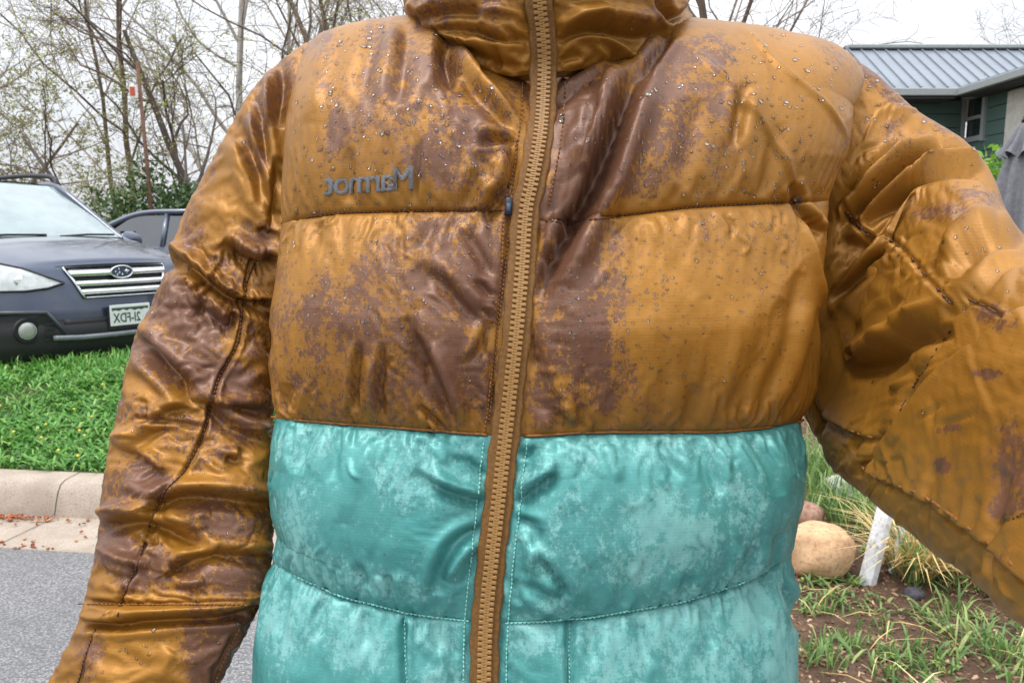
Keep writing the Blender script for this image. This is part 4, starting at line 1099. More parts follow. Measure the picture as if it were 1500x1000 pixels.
# ------------------------------------------------------------------ rain drops on the cloth
def drop_template(nr=7):
    V = []; Fc = []
    for (h, r) in ((-.12, .96), (.28, 1.0), (.62, .72)):
        for j in range(nr): V.append((r * math.cos(2 * math.pi * j / nr), r * math.sin(2 * math.pi * j / nr), h))
    V.append((0, 0, .78)); V.append((0, 0, -.12))
    for l in range(2):
        for j in range(nr): Fc.append((l * nr + j, l * nr + (j + 1) % nr, (l + 1) * nr + (j + 1) % nr)); Fc.append((l * nr + j, (l + 1) * nr + (j + 1) % nr, (l + 1) * nr + j))
    for j in range(nr): Fc.append((2 * nr + j, 2 * nr + (j + 1) % nr, 3 * nr)); Fc.append(((j + 1) % nr, j, 3 * nr + 1))
    return np.array(V), np.array(Fc)
DT, DFc = drop_template()
def drops(parent, surf, count, dens, rmin, rmax, seed, box):
    r = np.random.RandomState(seed)
    x = r.uniform(box[0], box[2], count * 6); y = r.uniform(box[1], box[3], count * 6)
    keep = r.rand(len(x)) < dens(x, y)
    x, y = x[keep][:count], y[keep][:count]
    Vs = []; Fs = []; o = 0
    for k in range(len(x)):
        f = surf.t.find((x[k], y[k], 0))
        if f[2] > 4: continue
        i = f[1]; n = surf.N[i]; p = at(x[k], y[k], surf.P[i][2])
        rad = (rmin + (rmax - rmin) * r.rand() ** 4.2) / F * p[2]
        a = np.cross(n, [0.3, 1, 0.1]); a /= np.linalg.norm(a); c = np.cross(n, a)
        st = 1 + r.rand() * .7
        sh = DT * (1 + .14 * r.randn(len(DT), 1))
        ang = r.rand() * .8 - .4
        aa, cc_ = a * math.cos(ang) + c * math.sin(ang), -a * math.sin(ang) + c * math.cos(ang)
        V = p + rad * (sh[:, :1] * aa * (st if r.rand() < .5 else 1) + sh[:, 1:2] * cc_ * (st if r.rand() < .35 else 1) + sh[:, 2:3] * n * .6)
        Vs.append(V); Fs.append(DFc + o); o += len(DT)
    me = pymesh('drops', L(np.vstack(Vs)), np.vstack(Fs)); recalc(me)
    ob = link('raindrops', me, M['water'], parent); ob['kind'] = 'stuff'
    return ob
up = lambda x, y: np.clip(1.0 - .75 * sstep(330, 640, y), .08, 1) * (.25 + 1.2 * vnoise(x / 70, y / 70, 61) ** 1.5)
for sd, bx_ in ((-1, (425, 35, 750, 318)), (1, (820, 45, 1260, 305))):
    drops(PANELS['shoulder_panel', sd], sT, 1500, lambda x, y: .3 + .7 * vnoise(x / 60, y / 60, 62), .55, 3.3, 5 + sd, bx_)
for sd, bx_ in ((-1, (400, 320, 730, 620)), (1, (800, 315, 1190, 620))):
    drops(PANELS['chest_panel', sd], sT, 1900, up, .5, 2.3, 15 + sd, bx_)
for sd, bx_ in ((-1, (400, 640, 690, 880)), (1, (770, 640, 1170, 880))):
    drops(PANELS['waist_panel', sd], sT, 60, lambda x, y: .5 + 0 * x, .7, 1.6, 25 + sd, bx_)
drops(sleeve_l, sL, 1300, lambda x, y: .15 + .85 * vnoise(x / 50, y / 50, 63) ** 1.3,   .7, 2.6, 35, (90, 80, 395, 1000))
drops(sleeve_r, sR, 800, lambda x, y: np.clip(1 - .93 * sstep(190, 420, y - .55 * (x - 1250)), 0, 1) * (.2 + .8 * vnoise(x / 50, y / 50, 64)),   .6, 3.2, 36, (1225, 90, 1500, 620))
drops(collar, sC, 60, lambda x, y: .9 * (np.abs(x - 800) > 120) + .05, 1.0, 3.0, 37, (605, 0, 1000, 100))

# ------------------------------------------------------------------ the wearer under the jacket (head, trunk, hands, legs)
def body_mesh():
    J = []; E = []; R = []
    def v(p, r, parent=None):
        J.append(np.array(p, float)); R.append(r)
        if parent is not None: E.append((parent, len(J) - 1))
        return len(J) - 1
    W = lambda x, y, d: wld((x, y, d))
    pel = v((.055, .80, .92), .125)
    sp1 = v((.055, .80, 1.10), .115, pel); sp2 = v((.055, .79, 1.26), .125, sp1); sp3 = v((.05, .785, 1.38), .10, sp2)
    nk = v((.05, .775, 1.47), .058, sp3); nk2 = v((.05, .765, 1.54), .056, nk)
    h1 = v((.05, .75, 1.60), .072, nk2); h2 = v((.05, .75, 1.67), .083, h1); h3 = v((.05, .755, 1.735), .070, h2)
    ch = v((.05, .695, 1.585), .030, h1); no = v((.05, .672, 1.64), .014, h2)
    for sd, st in ((-1, LS), (1, RS)):
        C = [wld((at(*s[0]) + at(*s[1])) / 2) for s in st]
        sh = v((.05 + sd * .14, .83, 1.375), .036, sp3)
        idx = [3, 6, 9, 12, 14] if sd < 0 else [2, 4, 5, 7, 9]
        rr = [.024, .022, .022, .022, .022]
        prev = sh
        for k, i in enumerate(idx): prev = v(C[i] + np.array([0, .016 if sd < 0 else .004, 0]), rr[k], prev)
        d = C[idx[-1]] - C[idx[-2]]; d /= np.linalg.norm(d)
        side = np.cross(d, (0, 0, 1.0)); side /= np.linalg.norm(side); upv = np.cross(side, d)
        palm = v(C[idx[-1]] + d * .07, .030, prev)
        pm = C[idx[-1]] + d * .10
        pk = v(pm, .028, palm)
        for f, (o, ln) in enumerate(((-.030, .062), (-.010, .074), (.010, .070), (.030, .056))):
            a = v(pm + side * o + d * .022, .0095, pk); c = v(pm + side * o * 1.05 + d * (.022 + ln * .5) - upv * .006, .0088, a); v(pm + side * o * 1.05 + d * (.018 + ln * .9) - upv * .022, .0078, c)
        t1 = v(C[idx[-1]] + d * .05 + side * sd * -.040, .012, palm); v(C[idx[-1]] + d * .095 + side * sd * -.058 - upv * .01, .0095, t1)
        hp = v((.055 + sd * .10, .80, .86), .098, pel); kn = v((.055 + sd * .115, .78, .48), .062, hp); an = v((.055 + sd * .12, .81, .10), .042, kn)
        ft = v((.055 + sd * .125, .74, .05), .042, an); v((.055 + sd * .135, .66, .04), .034, ft)
    me = bpy.data.meshes.new('body')
    me.from_pydata([tuple(p - PBASE) for p in J], E, [])
    o = bpy.data.objects.new('body_tmp', me); COL.objects.link(o)
    o.modifiers.new('skin', 'SKIN')
    sv = me.skin_vertices[0].data
    for i, r in enumerate(R): sv[i].radius = (r, r); sv[i].use_root = (i == 0)
    ms = o.modifiers.new('sub', 'SUBSURF'); ms.levels = 2; ms.render_levels = 2
    dg = bpy.context.evaluated_depsgraph_get(); dg.update()
    out = bpy.data.meshes.new_from_object(o.evaluated_get(dg))
    bpy.data.objects.remove(o)
    return out
body = link('body', body_mesh(), M['skin'], person)
for sd in (-1, 1):
    ex = np.array([.006, .012, .008]) ; c0 = np.array([.05 + sd * .028, .676, 1.665]) - PBASE
    mb = MB(); mb.tube([c0 + (0, .012, 0), c0 + (0, .004, 0), c0 + (0, -.002, 0)], [.012, .011, .005], 10); mb.build('eye', simple_mat('eye_white', srgb(225, 220, 215), .3), body, True)
    ce = np.array([.05 + sd * .084, .765, 1.655]) - PBASE
    mb = MB(); mb.tube([ce + (0, 0, -.032), ce + (sd * .008, 0, -.01), ce + (sd * .012, .004, .02), ce + (sd * .006, .004, .032)], [.004, .010, .012, .005], 8); mb.build('ear', M['skin'], body, True)
mb = MB(); mb.tube([np.array([.05 + x, .688 + abs(x) * .5, 1.612]) - PBASE for x in (-.024, -.012, 0, .012, .024)], [.002, .006, .007, .006, .002], 8); mb.build('mouth', simple_mat('lips', srgb(178, 106, 96), .5), body, True)
# hair cap
hv = []; hn, hm = 14, 24
for i in range(hn):
    for j in range(hm + 1):
        a = -math.pi * .82 + 2 * math.pi * .82 * j / hm; e = -.35 + (math.pi / 2 + .35) * i / (hn - 1)
        e = max(e, .55 - .5 * min(1, abs(a) / 1.2)) if abs(a) < 1.2 else e
        r = 1 + .05 * math.sin(a * 9 + i)
        hv.append((.05 + .094 * r * math.cos(e) * math.sin(a) - PBASE[0], .765 + .102 * r * math.cos(e) * math.cos(a) * (1 if True else 1) - PBASE[1], 1.675 + .108 * r * math.sin(e)))
link('hair', pymesh('hair', np.array(hv), grid_faces(hn, hm + 1)), M['hair'], person)
for sd in (-1, 1):
    mb = MB()
    pts = [(.055 + sd * .085, .80, .98), (.055 + sd * .102, .80, .84), (.055 + sd * .115, .785, .5), (.055 + sd * .12, .805, .12), (.055 + sd * .12, .80, .07)]
    pl = smooth_poly([np.array(p) - PBASE for p in pts], 6)
    mb.tube(pl, np.interp(np.linspace(0, 1, len(pl)), [0, .3, .6, .95, 1], [.125, .115, .085, .074, .078]), 16)
    mb.build('trouser_leg', M['denim'], person, True)
    mb = MB()
    pts = [(.055 + sd * .12, .84, .10), (.055 + sd * .122, .80, .075), (.055 + sd * .13, .70, .055), (.055 + sd * .138, .61, .045), (.055 + sd * .14, .57, .045)]
    pl = smooth_poly([np.array(p) - PBASE for p in pts], 5)
    mb.tube(pl, np.interp(np.linspace(0, 1, len(pl)), [0, .2, .6, .9, 1], [.04, .062, .05, .042, .02]), 14)
    mb.build('boot', M['boot'], person, True)
# ------------------------------------------------------------------ ground, road, kerb, lawn, garden bed
def ground_mat(name, cols, scale, rough=.9, bump=.5, bdist=.02, fine=120, spec=.3, mask_scale=None):
    m, nt, b = new_mat(name)
    f1 = noise_n(nt, scale, 8, .62); f2 = noise_n(nt, fine, 6, .7)
    c = mixc(nt, maprange(nt, f1, .35, .65), cols[0], cols[1])
    c = mixc(nt, maprange(nt, f2, .45, .7), c, cols[2])
    nt.links.new(c, b.inputs['Base Color'])
    b.inputs['Roughness'].default_value = rough; b.inputs['Specular IOR Level'].default_value = spec
    nt.links.new(bump_n(nt, f2, bump, bdist), b.inputs['Normal'])
    return m
def asphalt_mat():
    m, nt, b = new_mat('wet_asphalt')
    tc = nt.nodes.new('ShaderNodeTexCoord')
    v = nt.nodes.new('ShaderNodeTexVoronoi'); v.inputs['Scale'].default_value = 130; nt.links.new(tc.outputs['Object'], v.inputs['Vector'])
    f = noise_n(nt, 2.2, 5, .55); g = noise_n(nt, 140, 3, .6)
    st = nt.nodes.new('ShaderNodeSeparateColor'); nt.links.new(v.outputs['Color'], st.inputs[0])
    c = mixc(nt, maprange(nt, st.outputs[0], .2, .95), srgb(128, 127, 128), srgb(150, 148, 147))
    c = mixc(nt, math_n(nt, 'MULTIPLY', maprange(nt, st.outputs[1], .82, .95), .8), c, srgb(165, 163, 160))
    c = mixc(nt, maprange(nt, v.outputs['Distance'], .25, .7), c, srgb(98, 98, 101))
    c = mixc(nt, math_n(nt, 'MULTIPLY', maprange(nt, f, .35, .7), .35), c, srgb(80, 80, 84))
    nt.links.new(c, b.inputs['Base Color'])
    nt.links.new(maprange(nt, f, .3, .7, .2, .38), b.inputs['Roughness'])
    h = math_n(nt, 'ADD', math_n(nt, 'MULTIPLY', v.outputs['Distance'], -1.0), math_n(nt, 'MULTIPLY', g, .4))
    nt.links.new(bump_n(nt, h, .55, .006), b.inputs['Normal'])
    return m
M['asphalt'] = asphalt_mat()
M['concrete'] = ground_mat('kerb_concrete', (srgb(176, 162, 148), srgb(158, 144, 130), srgb(132, 120, 108)), 6, .75, .35, .004, 160)
M['soil'] = ground_mat('mulch_soil', (srgb(86, 64, 50), srgb(108, 86, 68), srgb(60, 44, 36)), 9, .9, .8, .012, 90)
M['lawn_soil'] = ground_mat('lawn_soil', (srgb(58, 78, 34), srgb(74, 92, 44), srgb(60, 52, 34)), 7, .95, .8, .02, 60)
M['far_ground'] = ground_mat('far_ground', (srgb(92, 100, 62), srgb(118, 112, 84), srgb(84, 80, 62)), .6, .95, .5, .05, 12)
M['gravel'] = ground_mat('wet_gravel', (srgb(120, 116, 110), srgb(146, 142, 136), srgb(92, 88, 84)), 3, .5, .7, .01, 70)

KA = ground_at(0, 752); KB = ground_at(150, 760)
e1 = (KB - KA)[:2]; e1 /= np.linalg.norm(e1); e2 = np.array([-e1[1], e1[0]])
def kf(a, b, z): return np.array([KA[0] + e1[0] * a + e2[0] * b, KA[1] + e1[1] * a + e2[1] * b, z])

def sheet(name, x0, x1, y0, y1, z, mat, nx=2, ny=2):
    X, Y = np.meshgrid(np.linspace(x0, x1, nx), np.linspace(y0, y1, ny))
    V = np.stack([X, Y, np.full(X.shape, z)], -1).reshape(-1, 3)
    o = link(name, pymesh(name, V, grid_faces(ny, nx)), mat, None, False); o['kind'] = 'structure'
    return o
sheet('ground', -400, 400, -200, 700, -.10, M['far_ground'])
# road: everything on the viewer's side of the gutter
road_v = np.array([kf(-40, -.33, 0), kf(32, -.33, 0), np.array([30, -12, 0.]), np.array([-42, -12, 0.])])
o = link('road', pymesh('road', road_v, [tuple(range(len(road_v) - 1, -1, -1))]), M['asphalt'], None, False); o['kind'] = 'structure'
# gutter and kerb swept along the road edge and round the corner of the garden bed
path = [kf(-40, 0, 0)[:2], kf(-12, 0, 0)[:2], kf(-6, 0, 0)[:2], kf(-3, 0, 0)[:2], kf(-1, 0, 0)[:2], kf(.5, 0, 0)[:2], kf(1.8, 0, 0)[:2]]
path += [np.array([.12, 3.02]), np.array([.34, 2.72]), np.array([.42, 2.2]), np.array([.45, 1.6]), np.array([.52, 1.25]), np.array([.78, 1.02]), np.array([1.4, .95]), np.array([4, .95]), np.array([12, .95]), np.array([30, .95])]
PT = smooth_poly(path, 8)
TG = np.gradient(PT, axis=0); TG /= np.linalg.norm(TG, axis=1)[:, None]
NR = np.stack([-TG[:, 1], TG[:, 0]], -1)
def sweep(name, prof, mat):
    V = np.array([[(p[0] + n[0] * a, p[1] + n[1] * a, z) for a, z in prof] for p, n in zip(PT, NR)])
    o = link(name, pymesh(name, V.reshape(-1, 3), grid_faces(len(PT), len(prof))[:, ::-1]), mat, None, True)
    recalc(o.data); o['kind'] = 'structure'; return o
sweep('gutter', [(-.345, -.03), (-.34, .004), (-.2, -.002), (-.04, -.004), (.01, .0)], M['concrete'])
sweep('kerb', [(-.005, -.03), (.0, .012), (.012, .05), (.03, .10), (.052, .13), (.085, .142), (.18, .146), (.195, .138), (.2, .08)], M['concrete'])
kerb_o = [o for o in bpy.data.objects if o.name == 'kerb'][0]
for a in (-2.75, .27, 1.6):                                  # expansion joints between kerb lengths
    V = [kf(a, b, z) + np.array([e1[0] * s_ * .002, e1[1] * s_ * .002, .0015]) + np.array([-e2[0] * .0015, -e2[1] * .0015, 0]) for s_ in (-1, 1) for b, z in ((-.34, .004), (-.04, -.002), (0, .012), (.012, .05), (.03, .10), (.052, .13), (.085, .142), (.18, .146))]
    link('joint', pymesh('joint', V, [(k, k + 1, k + 9, k + 8) for k in range(7)]), simple_mat('joint_dark', srgb(70, 62, 56), .9), kerb_o, False)
def terrain(name, quad, zf, mat, nx, ny):
    """quad: four corner xy, zf(x,y) height"""
    s, t = np.meshgrid(np.linspace(0, 1, nx), np.linspace(0, 1, ny))
    q = [np.array(c, float) for c in quad]
    XY = (q[0] * ((1 - s) * (1 - t))[..., None] + q[1] * (s * (1 - t))[..., None] + q[2] * (s * t)[..., None] + q[3] * ((1 - s) * t)[..., None])
    Z = zf(XY[..., 0], XY[..., 1])
    o = link(name, pymesh(name, np.concatenate([XY, Z[..., None]], -1).reshape(-1, 3), grid_faces(ny, nx)), mat, None, True); o['kind'] = 'structure'
    return o
def lawn_z(x, y):
    b = (x - KA[0]) * e2[0] + (y - KA[1]) * e2[1]
    return   .135 + .19 * sstep(.2, 1.7, b) - .28 * sstep(2.1, 2.9, b) + .03 * (fbm(x * 2, y * 2, 71, 3) - .5)
terrain('lawn', [kf(-14, .17, 0)[:2], kf(2.0, .17, 0)[:2], kf(2.6, 3.2, 0)[:2], kf(-14, 3.2, 0)[:2]], lawn_z, M['lawn_soil'], 160, 50)
terrain('parking_lot', [(-30, 6.0), (-.2, 6.0), (-.2, 16), (-30, 16)], lambda x, y: .093 - .0 * x, M['gravel'], 20, 20)
def bed_z(x, y):
    return .11 + .035 * (fbm(x * 1.6, y * 1.6, 72, 4) - .5) + .05 * sstep(2.5, 5, y) + .02 * (fbm(x * 9, y * 9, 73, 2) - .5)
terrain('garden_bed', [(.52, 1.12), (14, 1.12), (14, 16), (.3, 16)], bed_z, M['soil'], 240, 260)

# ------------------------------------------------------------------ blades, chips and litter
def leaf_mat(name, c1, c2, c3, trans=.35, rough=.45):
    m, nt, b = new_mat(name)
    a = nt.nodes.new('ShaderNodeAttribute'); a.attribute_name = 'tint'
    c = mixc(nt, maprange(nt, a.outputs['Fac'], 0, .6, smooth=False), c1, c2)
    c = mixc(nt, maprange(nt, a.outputs['Fac'], .7, 1.0, smooth=False), c, c3)
    nt.links.new(c, b.inputs['Base Color']); b.inputs['Roughness'].default_value = rough
    tr = nt.nodes.new('ShaderNodeBsdfTranslucent'); nt.links.new(c, tr.inputs['Color'])
    mx = nt.nodes.new('ShaderNodeMixShader'); mx.inputs[0].default_value = trans
    nt.links.new(b.outputs[0], mx.inputs[1]); nt.links.new(tr.outputs[0], mx.inputs[2])
    nt.links.new(mx.outputs[0], nt.nodes['Material Output'].inputs['Surface'])
    return m
M['lawn'] = leaf_mat('lawn_blades', srgb(62, 118, 44), srgb(104, 162, 68), srgb(160, 194, 108))
M['weed'] = leaf_mat('bed_weeds', srgb(84, 120, 62), srgb(124, 156, 88), srgb(170, 182, 110))
M['straw'] = leaf_mat('straw', srgb(190, 158, 98), srgb(218, 190, 130), srgb(238, 216, 162), .2, .6)

def blades(pos, hgt, wid, lean, seed, up=None, curl=.5):
    """pos (n,3); returns verts, faces, tint: each blade a bent strip of two quads and a tip"""
    r = np.random.RandomState(seed)
    n = len(pos)
    a = r.rand(n) * 2 * math.pi
    d = np.stack([np.cos(a), np.sin(a), np.zeros(n)], -1)
    s = np.stack([-np.sin(a), np.cos(a), np.zeros(n)], -1)
    h = hgt[:, None]; w = wid[:, None] / 2; l = lean[:, None]
    z = np.array([0, 0, 1.0])
    p1 = pos + z * h * .45 + d * h * l * .35
    p2 = pos + z * h * (.82 - curl * .15 * l) + d * h * l * .8
    p3 = pos + z * h * (1.0 - curl * .5 * l) + d * h * l * 1.3
    V = np.stack([pos - s * w * .6, pos + s * w * .6, p1 + s * w, p1 - s * w, p2 + s * w * .75, p2 - s * w * .75, p3], 1)
    b = (np.arange(n) * 7)[:, None]
    Fq = np.concatenate([b + np.array([[0, 1, 2]]), b + np.array([[0, 2, 3]]), b + np.array([[3, 2, 4]]), b + np.array([[3, 4, 5]]), b + np.array([[5, 4, 6]])], 0)
    tint = np.repeat(r.rand(n), 7)
    return V.reshape(-1, 3), Fq, tint
def blade_obj(name, parts, mat, parent=None):
    Vs, Fs, Ts, o = [], [], [], 0
    for V, Fq, t in parts:
        Vs.append(V); Fs.append(Fq + o); Ts.append(t); o += len(V)
    me = pymesh(name, np.vstack(Vs), np.vstack(Fs)); fattr(me, 'tint', np.concatenate(Ts))
    return link(name, me, mat, parent, True)

r = np.random.RandomState(3)
n = 52000
a_ = r.uniform(-2.6, 1.9, n); b_ = r.uniform(.19, 2.5, n) ** 1.0
P = KA[:2] + e1 * a_[:, None] + e2 * b_[:, None]
dn = fbm(P[:, 0] * 3, P[:, 1] * 3, 75, 3)
k = r.rand(n) < .35 + 1.3 * (dn - .3)
P = P[k]
Z = lawn_z(P[:, 0], P[:, 1])
pos = np.concatenate([P, Z[:, None]], -1)
hh = (.035 + .06 * r.rand(len(P)) ** 1.5) * (.6 + .9 * fbm(P[:, 0] * 2.3, P[:, 1] * 2.3, 76, 2))
g1 = blades(pos, hh * .72, .008 + .013 * r.rand(len(P)) ** 1.5, .5 + 1.2 * r.rand(len(P)), 77)
# taller tufts along the far edge, in front of the cars
m2 = 9000
a2 = r.uniform(-2.6, 1.9, m2); b2 = r.uniform(1.7, 2.7, m2)
P2 = KA[:2] + e1 * a2[:, None] + e2 * b2[:, None]
pos2 = np.concatenate([P2, lawn_z(P2[:, 0], P2[:, 1])[:, None]], -1)
g2 = blades(pos2, .05 + .09 * r.rand(m2) ** 2 * (.4 + fbm(P2[:, 0] * 3, P2[:, 1] * 3, 78, 2)), .005 + .006 * r.rand(m2), .2 + .7 * r.rand(m2), 79)
tag(blade_obj('grass', [g1, g2], M['lawn']), 'lush bright green lawn grass and weeds behind the kerb', 'grass', kind='stuff')
# dandelion heads and dry patches
mb = MB()
for i in range(46):
    a, b = r.uniform(-2.2, 1.2), r.uniform(.2, 1.2); p = kf(a, b, 0); z = lawn_z(p[0], p[1]) + .055 + .03 * r.rand()
    mb.tube([(p[0], p[1], z - .004), (p[0], p[1], z), (p[0], p[1], z + .006)], [.003, .009, .004], 7)
tag(mb.build('dandelion_flowers', simple_mat('dandelion', srgb(226, 200, 70), .7), None, True), 'tiny yellow flower heads dotting the lawn near the kerb', 'flowers', kind='stuff')

# garden bed weeds
def clump(cx, cy, cnt, rad, h0, h1, w0, seed, lean=(.2, .9)):
    q = np.random.RandomState(seed)
    ang = q.rand(cnt) * 6.283; rr = rad * np.sqrt(q.rand(cnt))
    X, Y = cx + rr * np.cos(ang), cy + rr * np.sin(ang)
    pos = np.stack([X, Y, bed_z(X, Y) - .004], -1)
    return blades(pos, h0 + (h1 - h0) * q.rand(cnt) ** 1.3, w0 * (.6 + .8 * q.rand(cnt)), lean[0] + (lean[1] - lean[0]) * q.rand(cnt), seed + 1)
gp = []; STRAW = []
q = np.random.RandomState(8)
for i in range(760):
    x, y = q.uniform(.85, 3.2), 1.7 + 3.4 * q.rand() ** 1.2
    if fbm(np.array([x * 1.7]), np.array([y * 1.7]), 80, 2)[0] < .40 + .2 * q.rand(): continue
    gp.append(clump(x, y, q.randint(6, 20), .02 + .05 * q.rand(), .012, .03 + .045 * q.rand(), .008, 1000 + i, (.5, 1.5)))
def bed_pt(px, py):
    p = ground_at(px, py, .12); return p[0], p[1]
for (px, py, c, rd, h) in ((1205, 690, 260, .20, .22), (1240, 720, 300, .22, .24), (1225, 750, 160, .12, .18), (1260, 770, 160, .12, .2), (1195, 965, 50, .08, .08), (1215, 885, 36, .07, .06), (1440, 950, 50, .08, .10), (1320, 985, 50, .08, .07), (1400, 895, 34, .07, .10), (1475, 965, 60, .09, .11), (1280, 915, 36, .07, .055), (1360, 965, 44, .08, .07), (1300, 950, 30, .06, .06), (1230, 940, 30, .06, .06)):
    x, y = bed_pt(px, py); gp.append(clump(x, y, c, rd, h * .4, h, .006, int(px + py), (.1, .8)))
for i in range(80):
    x, y = q.uniform(.85, 3.0), 1.7 + 3.0 * q.rand()
    gs = clump(x, y, q.randint(2, 6), .03, .04, .08, .004, 3000 + i, (1.6, 2.6)); STRAW.append(gs)
tag(blade_obj('dead_grass', STRAW, M['straw']), 'loose pale dead grass stems lying on the garden bed', 'dead grass', kind='stuff')
tag(blade_obj('weeds', gp, M['weed']), 'pale green weeds and grass sprouting through the mulch of the garden bed', 'weeds', kind='stuff')
# mulch chips
def chips(name, X, Y, Zf, mats, sz, seed, label, cat):
    q = np.random.RandomState(seed); n = len(X)
    base = np.array([(-1, -1, -1), (1, -1, -1), (1, 1, -1), (-1, 1, -1), (-.8, -.8, 1), (.8, -.8, 1), (.8, .8, 1), (-.8, .8, 1)], float)
    fs = np.array([(3, 2, 1, 0), (4, 5, 6, 7), (0, 1, 5, 4), (1, 2, 6, 5), (2, 3, 7, 6), (3, 0, 4, 7)])
    s = sz * np.stack([.5 + 1.2 * q.rand(n) ** 2, .25 + .5 * q.rand(n), .12 + .25 * q.rand(n)], -1)
    V = base[None] * s[:, None] * (1 + .25 * q.randn(n, 8, 1))
    a = q.rand(n) * 6.283; t = (q.rand(n) - .5) * .9
    ca, sa, ct, st = np.cos(a)[:, None], np.sin(a)[:, None], np.cos(t)[:, None], np.sin(t)[:, None]
    x, y, z = V[..., 0], V[..., 1], V[..., 2]
    x, z = x * ct + z * st, -x * st + z * ct
    V = np.stack([x * ca - y * sa + X[:, None], x * sa + y * ca + Y[:, None], z + Zf(X, Y)[:, None] + s[:, 2:3] * .5], -1)
    me = pymesh(name, V.reshape(-1, 3), (fs[None] + (np.arange(n) * 8)[:, None, None]).reshape(-1, 4))
    fattr(me, 'tint', np.repeat(q.rand(n), 8))
    o = link(name, me, mats, None, False)
    return tag(o, label, cat, kind='stuff')
M['chips'] = leaf_mat('bark_chips', srgb(76, 52, 42), srgb(126, 92, 70), srgb(196, 166, 132), .05, .7)
q = np.random.RandomState(12)
X = q.uniform(.7, 3.2, 14000); Y = 1.6 + 3.4 * q.rand(14000) ** 1.4
chips('bark_mulch', X, Y, bed_z, M['chips'], .0075, 13, 'loose reddish brown bark chips covering the garden bed', 'mulch')
M['litter'] = leaf_mat('leaf_litter', srgb(132, 62, 40), srgb(176, 100, 62), srgb(206, 160, 110), .2, .7)
a_ = np.r_[q.normal(.05, .16, 150), q.uniform(-.6, .9, 40), q.normal(.42, .06, 14)]; b_ = np.r_[-.02 - np.abs(q.normal(0, .035, 150)), -.01 - .3 * q.rand(40), -.33 + .01 * q.randn(14)]
Pq = KA[:2] + e1 * a_[:, None] + e2 * b_[:, None]
chips('leaf_litter', Pq[:, 0], Pq[:, 1], lambda x, y: .006 + 0 * x, M['litter'], .0085, 14, 'small drift of wet red brown leaves in the gutter', 'leaves')

# ------------------------------------------------------------------ stones, white posts and straw clump in the bed
def rock_mesh(sx, sy, sz, seed, flat=.0, sub=4):
    bm = bmesh.new(); bmesh.ops.create_icosphere(bm, subdivisions=sub, radius=1)
    V = np.array([v.co[:] for v in bm.verts])
    d = 1 + .22 * (fbm(V[:, 0] * 1.3 + 5, V[:, 1] * 1.3 + V[:, 2] * 1.7, seed, 3) - .5) + .05 * (fbm(V[:, 0] * 5 + 9, V[:, 2] * 5 + V[:, 1] * 3, seed + 5, 2) - .5)
    V = np.sign(V) * np.abs(V) ** .86 * d[:, None]
    V *= (sx, sy, sz)
    for v, c in zip(bm.verts, V): v.co = c
    me = bpy.data.meshes.new('rock'); bm.to_mesh(me); bm.free(); return me
M['rock_tan'] = ground_mat('tan_sandstone', (srgb(206, 172, 134), srgb(192, 154, 118), srgb(168, 124, 96)), 12, .85, .45, .006, 70)
M['rock_pink'] = ground_mat('pink_stone', (srgb(170, 136, 116), srgb(146, 108, 90), srgb(110, 80, 68)), 14, .8, .5, .008, 60)
M['rock_grey'] = ground_mat('grey_stone', (srgb(188, 186, 178), srgb(166, 164, 156), srgb(140, 138, 130)), 14, .8, .5, .008, 60)
M['rock_dark'] = ground_mat('dark_stone', (srgb(88, 84, 92), srgb(70, 66, 74), srgb(52, 48, 54)), 14, .7, .5, .008, 60)
def place_rock(px, py, w, d, h, mat, label, seed, rz=0, sink=.35):
    g = ground_at(px, py, .12)
    o = link('garden_stone', rock_mesh(w / 2, d / 2, h / 2, seed), mat)
    o.location = (g[0], g[1] + d * .4, float(bed_z(np.array([g[0]]), np.array([g[1]]))[0]) + h * (.5 - sink)); o.rotation_euler = (0, 0, rz)
    tag(o, label, 'stone', 'stones in the garden bed')
place_rock(1212, 848, .21, .20, .19, M['rock_tan'], 'large rounded tan boulder beside the white post', 91, .3, .12)
place_rock(1190, 772, .11, .12, .11, M['rock_pink'], 'pinkish brown stone half hidden behind the teal jacket hem', 92, .8, .25)
place_rock(1243, 738, .17, .15, .13, M['rock_grey'], 'pale grey stone sunk in the tall grass', 93, .2, .2)
place_rock(1330, 800, .09, .09, .08, M['rock_dark'], 'small dark stone behind the thin white stake', 94, 1, .3)
place_rock(1345, 872, .06, .06, .04, M['rock_dark'], 'small dark stone at the foot of the straw clump', 95, 2, .3)
place_rock(1483, 880, .10, .1, .07, M['rock_pink'], 'small reddish stone near the right edge of the bed', 96, 2, .3)
M['whitewood'] = ground_mat('white_paint', (srgb(220, 222, 226), srgb(206, 208, 214), srgb(176, 174, 172)), 20, .6, .2, .002, 90)
def post(p0, p1, w, name, label):
    g0 = ground_at(*p0, .11); d = math.hypot(g0[0], g0[1])
    g1 = wat(*p1, wd(g0))
    ax = (g1 - g0); ln = np.linalg.norm(ax); ax /= ln
    q = g0 + ax * .75
    mb = MB(); pts = [g0 - ax * .03, g0 + ax * .004, g0 + ax * .3, q, q + ax * .01]
    mb.tube([p - g0 for p in pts], [w * .5, w * .52, w * .5, w * .5, w * .3], 8)
    o = mb.build(name, M['whitewood'], None, False); o.location = g0
    mb = MB(); mb.tube([ax * .75, ax * .765], [w * .56, w * .56], 8); mb.build('cap', M['whitewood'], o, False)
    tag(o, label, 'post')
    return o
def wd(g):
    return float(g[1] * CP - (g[2] - CAMZ) * SP)
post((1270, 852), (1298, 742), .056, 'garden_post', 'thick leaning white post beside the tan boulder')
post((1306, 840), (1318, 790), .022, 'garden_stake', 'thin white stake just behind the thick white post')
x, y = bed_pt(1345, 848)
